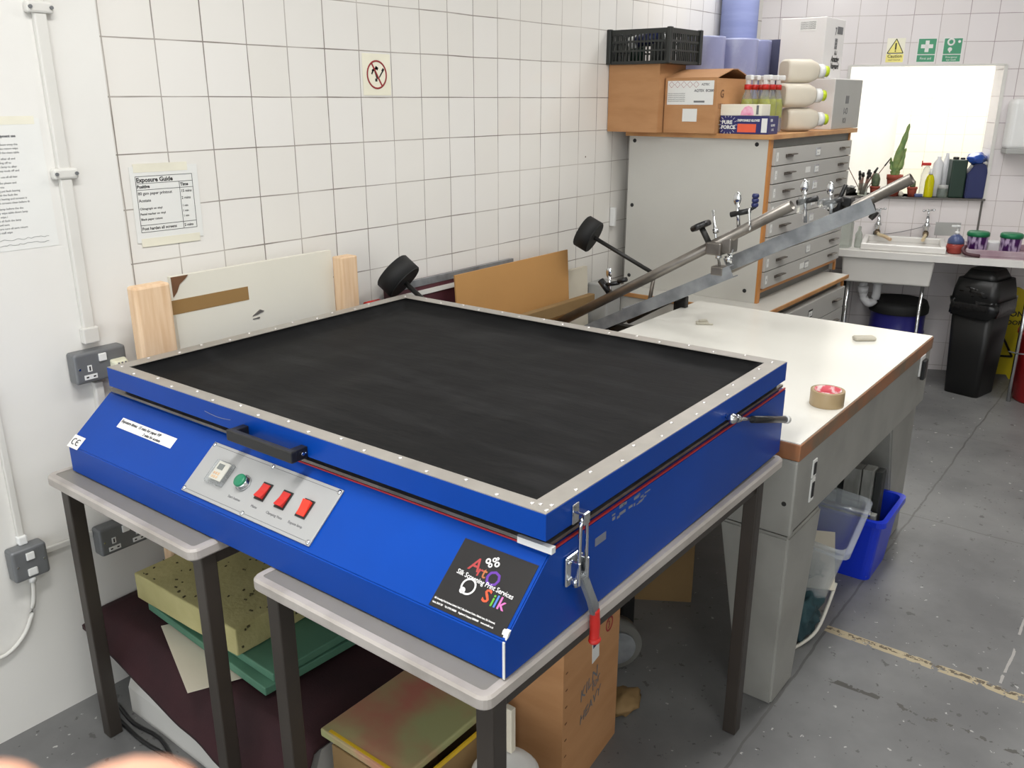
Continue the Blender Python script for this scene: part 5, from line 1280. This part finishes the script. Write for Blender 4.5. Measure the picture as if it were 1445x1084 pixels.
# cables on the floor behind the leg
solo('black_cable', path(B(),[(-.455,-.12,.007),(-.47,-.24,.007),(-.458,-.36,.007),(-.49,-.50,.007),(-.50,-.62,.007)],.006,8), 'black_plastic', 'black cable lying on the floor beside the left table leg', 'cable')
solo('black_cable', path(B(),[(-.48,-.10,.007),(-.495,-.30,.007),(-.485,-.42,.007),(-.465,-.55,.007)],.006,8), 'black_plastic', 'second black cable on the floor, nearer the chest', 'cable')
# carton with canvas
t, mw, hx, hy, h = carton('cardboard_box','dull brown box with a yellow rim below the smeared print', -.385,-.03,-1.28,-1.035,0,.296,None,'cardboard_dull')
b = B(); box(b,hx-.004,hx+.001,-hy,hy,h-.008,h+.003); box(b,-hx,hx,-hy-.001,-hy+.004,h-.008,h+.003); part('yellow_rim', b, 'yellow_edge', t, local=True)
t = thing('smeared_print','canvas smeared pink, orange and green lying on the brown box','print',(-.24,-1.12,.300),0)
b = B(); box(b,-.145,.15,-.14,.125,0,.022,None,.004); part('canvas', b, 'print_rainbow', t, local=True)
s = B(); box(s,-.14,-.132,-.12,.10,.0222,.0232); part('paint_smear', s, 'yellow_edge', t, local=True)
t = thing('white_bucket','white lidded bucket between the table leg and brown box','bucket',(-.125,-1.395,0)) if 0 else thing('white_bucket','white lidded bucket beside the near table leg','bucket',(-.170,-1.385,0))
b = lathe(B(),[(.060,0),(.066,.01),(.072,.235)],seg=30,m=MW[t.name]); part('bucket_body', b, 'black_plastic', t)
b = lathe(B(),[(.074,.228),(.079,.235),(.079,.262),(.068,.275),(.05,.272),(0,.278)],seg=30,m=MW[t.name]); part('lid', b, 'white_plastic', t)
t = solo('label_strip', box(B(),-.135,-.118,-1.375,-1.345,.2785,.40,bev=.002), 'card_cream', 'cream label strip standing on the white bucket', 'label')
# tall cardboard box
t, mw, hx, hy, h = carton('cardboard_box','tall brown box with scribbled handwriting, under blue unit right corner', .022,.349,-1.3825,-1.0825,0,.465,None,'cardboard',6.5)
m0 = mw@Fm((0,-hy-.0002,0),(1,0,0),(0,0,1))
b = B(); text(b,'KILN',.048,m0,-.07,.26,.001,shear=.3,ang=.25); text(b,'for',.040,m0,.0,.25,.001,shear=.3,ang=.3); text(b,'HEAVY',.040,m0,-.07,.19,.001,shear=.3,ang=.2)
part('handwriting', b, 'ink_grey', t)
for k in range(8):
    b = B(); box(b,-.152,-.142,.05+k*.05,.053+k*.05,0,.001,m0); part('staple', b, 'chip_brown', t)
b = B(); box(b,.012,.052,.34,.435,0,.0012,m0@Matrix.Rotation(.05,4,'Z')); la = part('shipping_label', b, 'label_white', t)
b = B(); box(b,.016,.036,.385,.42,.0012,.0018,m0@Matrix.Rotation(.05,4,'Z')); part('printed_mark', b, 'can_blue', la)
b = B(); disc(b,.022,m0,0,.001,.095,.405,18,r0=.017); text(b,'3',.03,m0,.085,.395,.001); part('red_pen_mark', b, 'sign_red', t)
# dark back box, wheel and rags
t, mw, hx, hy, h = carton('cardboard_box','dull cardboard box standing far back under the white table', 1.132-.18,1.132+.18,-1.004-.125,-1.004+.125,0,.42,'shut','cardboard_dull',-57.8)
b = B(); text(b,'CO.COM',.045,mw@Fm((0,-hy-.0002,0),(1,0,0),(0,0,1)),-.02,.24,.001,bold=.001); part('lettering', b, 'ink_black', t)
t = thing('caster_wheel','grey round wheel beside the tall brown box on the floor','wheel',(.60,-1.20,0))
b = B(); cyl(b,(.62,-1.215,.085),(.66,-1.17,.085),.080,30); part('tyre', b, 'shade_and_plain_grey', t)
b = B(); cyl(b,(.612,-1.224,.085),(.62,-1.215,.085),.055,30); part('hub', b, 'galvanised', t)
t = thing('cable_reel','small dark blue coil of cable behind the tall brown box','cable',(.78,-1.12,.0))
b = B(); s = B()
for rr in (.05,.04):
    pts = [Vector((.78+rr*.7*math.cos(a),-1.12+rr*.7*math.sin(a),.205+rr*math.sin(a)*1.0)) for a in [2*PI*k/16 for k in range(17)]]
    path(b, pts, .006, 8, sub=1)
part('coil', b, 'can_blue', t)
b = B(); box(b,.74,.82,-1.16,-1.08,0,.152,bev=.006); part('base', b, 'black_matt', t)
solo('dirty_rag', ball(B(),(.47,-1.33,.03),.06,(1.1,.7,.5),amp=.5,fq=3), 'cardboard_dull', 'dirty brown rag on the floor beside the tall box', 'rag')

# ------------------------------------------------------------------ camera
CAM = Vector((-1.4412,-2.395,1.7388))
pitch, yaw = .3181, .6620
F = Vector((math.cos(yaw)*math.cos(pitch), math.sin(yaw)*math.cos(pitch), -math.sin(pitch)))
Rt = Vector((math.sin(yaw), -math.cos(yaw), 0)); Up = Rt.cross(F)
cam = bpy.data.cameras.new('camera'); co = bpy.data.objects.new('camera', cam); COL.objects.link(co)
co.matrix_world = Matrix(((Rt.x,Up.x,-F.x,CAM.x),(Rt.y,Up.y,-F.y,CAM.y),(Rt.z,Up.z,-F.z,CAM.z),(0,0,0,1)))
cam.sensor_width = 36; cam.lens = 1221.67*36/1445; cam.clip_start = .01
cam.dof.use_dof = True; cam.dof.focus_distance = 2.6; cam.dof.aperture_fstop = 22
SC.camera = co

# ------------------------------------------------------------------ the hand holding the camera, two fingertips in view
CM = co.matrix_world.copy()
def cp(px, py, d):   # a point d metres in front of the lens
    return CM @ Vector(((px-722.5)/1221.67*d, (542-py)/1221.67*d, -d))
HD = thing('person_hand','blurred fingertips of the person holding the camera, bottom left corner','hand',tuple(cp(160,1500,.12)))
def hand():
    me = bpy.data.meshes.new('hand'); s = B()
    vs = []; ed = []
    def V(p, r_): vs.append((Vector(p), r_)); return len(vs)-1
    d = .075
    wrist = V(cp(330,3600,d+.02), .022); palm = V(cp(220,2900,d+.01), .022)
    ed.append((wrist,palm))
    for bx, tx, ty, rr in ((-330,-265,1290,.0070),(-120,-22,1100,.0082),(130,190,1098,.0090),(370,440,1260,.0074)):
        k0 = V(cp(bx,2350,d+.008), rr*1.35); k1 = V(cp((bx*.6+tx*.4),1850,d+.012), rr*1.15); k2 = V(cp((bx*.25+tx*.75),1420 if ty<1200 else 1580,d+.008), rr*1.08); k3 = V(cp(tx,ty,d), rr)
        ed += [(palm,k0),(k0,k1),(k1,k2),(k2,k3)]
    t0 = V(cp(640,2800,d), .012); t1 = V(cp(900,2300,d-.005), .010); t2 = V(cp(1000,1900,d-.010), .0085)
    ed += [(palm,t0),(t0,t1),(t1,t2)]
    me.from_pydata([v for v,_ in vs], ed, []); o = bpy.data.objects.new('hand_tmp', me); COL.objects.link(o)
    m_ = o.modifiers.new('s','SKIN'); m2 = o.modifiers.new('u','SUBSURF'); m2.levels = 2; m2.render_levels = 2
    for i,(v,r_) in enumerate(vs): me.skin_vertices[0].data[i].radius = (r_,r_)
    me.skin_vertices[0].data[palm].use_root = True
    dg = bpy.context.evaluated_depsgraph_get(); dg.update()
    ev = bpy.data.meshes.new_from_object(o.evaluated_get(dg)); s.from_mesh(ev)
    bpy.data.objects.remove(o); bpy.data.meshes.remove(me); bpy.data.meshes.remove(ev)
    for f in s.faces: f.smooth = True
    return s
part('hand_skin', hand(), 'skin', HD)

# ------------------------------------------------------------------ world and view
w = bpy.data.worlds.new('world'); SC.world = w; w.use_nodes = True
bg = w.node_tree.nodes['Background']; bg.inputs[0].default_value = (.93,.97,1,1); bg.inputs[1].default_value = 2.1
SC.view_settings.view_transform = 'Standard'; SC.view_settings.look = 'None'; SC.view_settings.gamma = 1; SC.view_settings.exposure = 0.14
SC.view_settings.use_curve_mapping = False
bpy.context.view_layer.update()
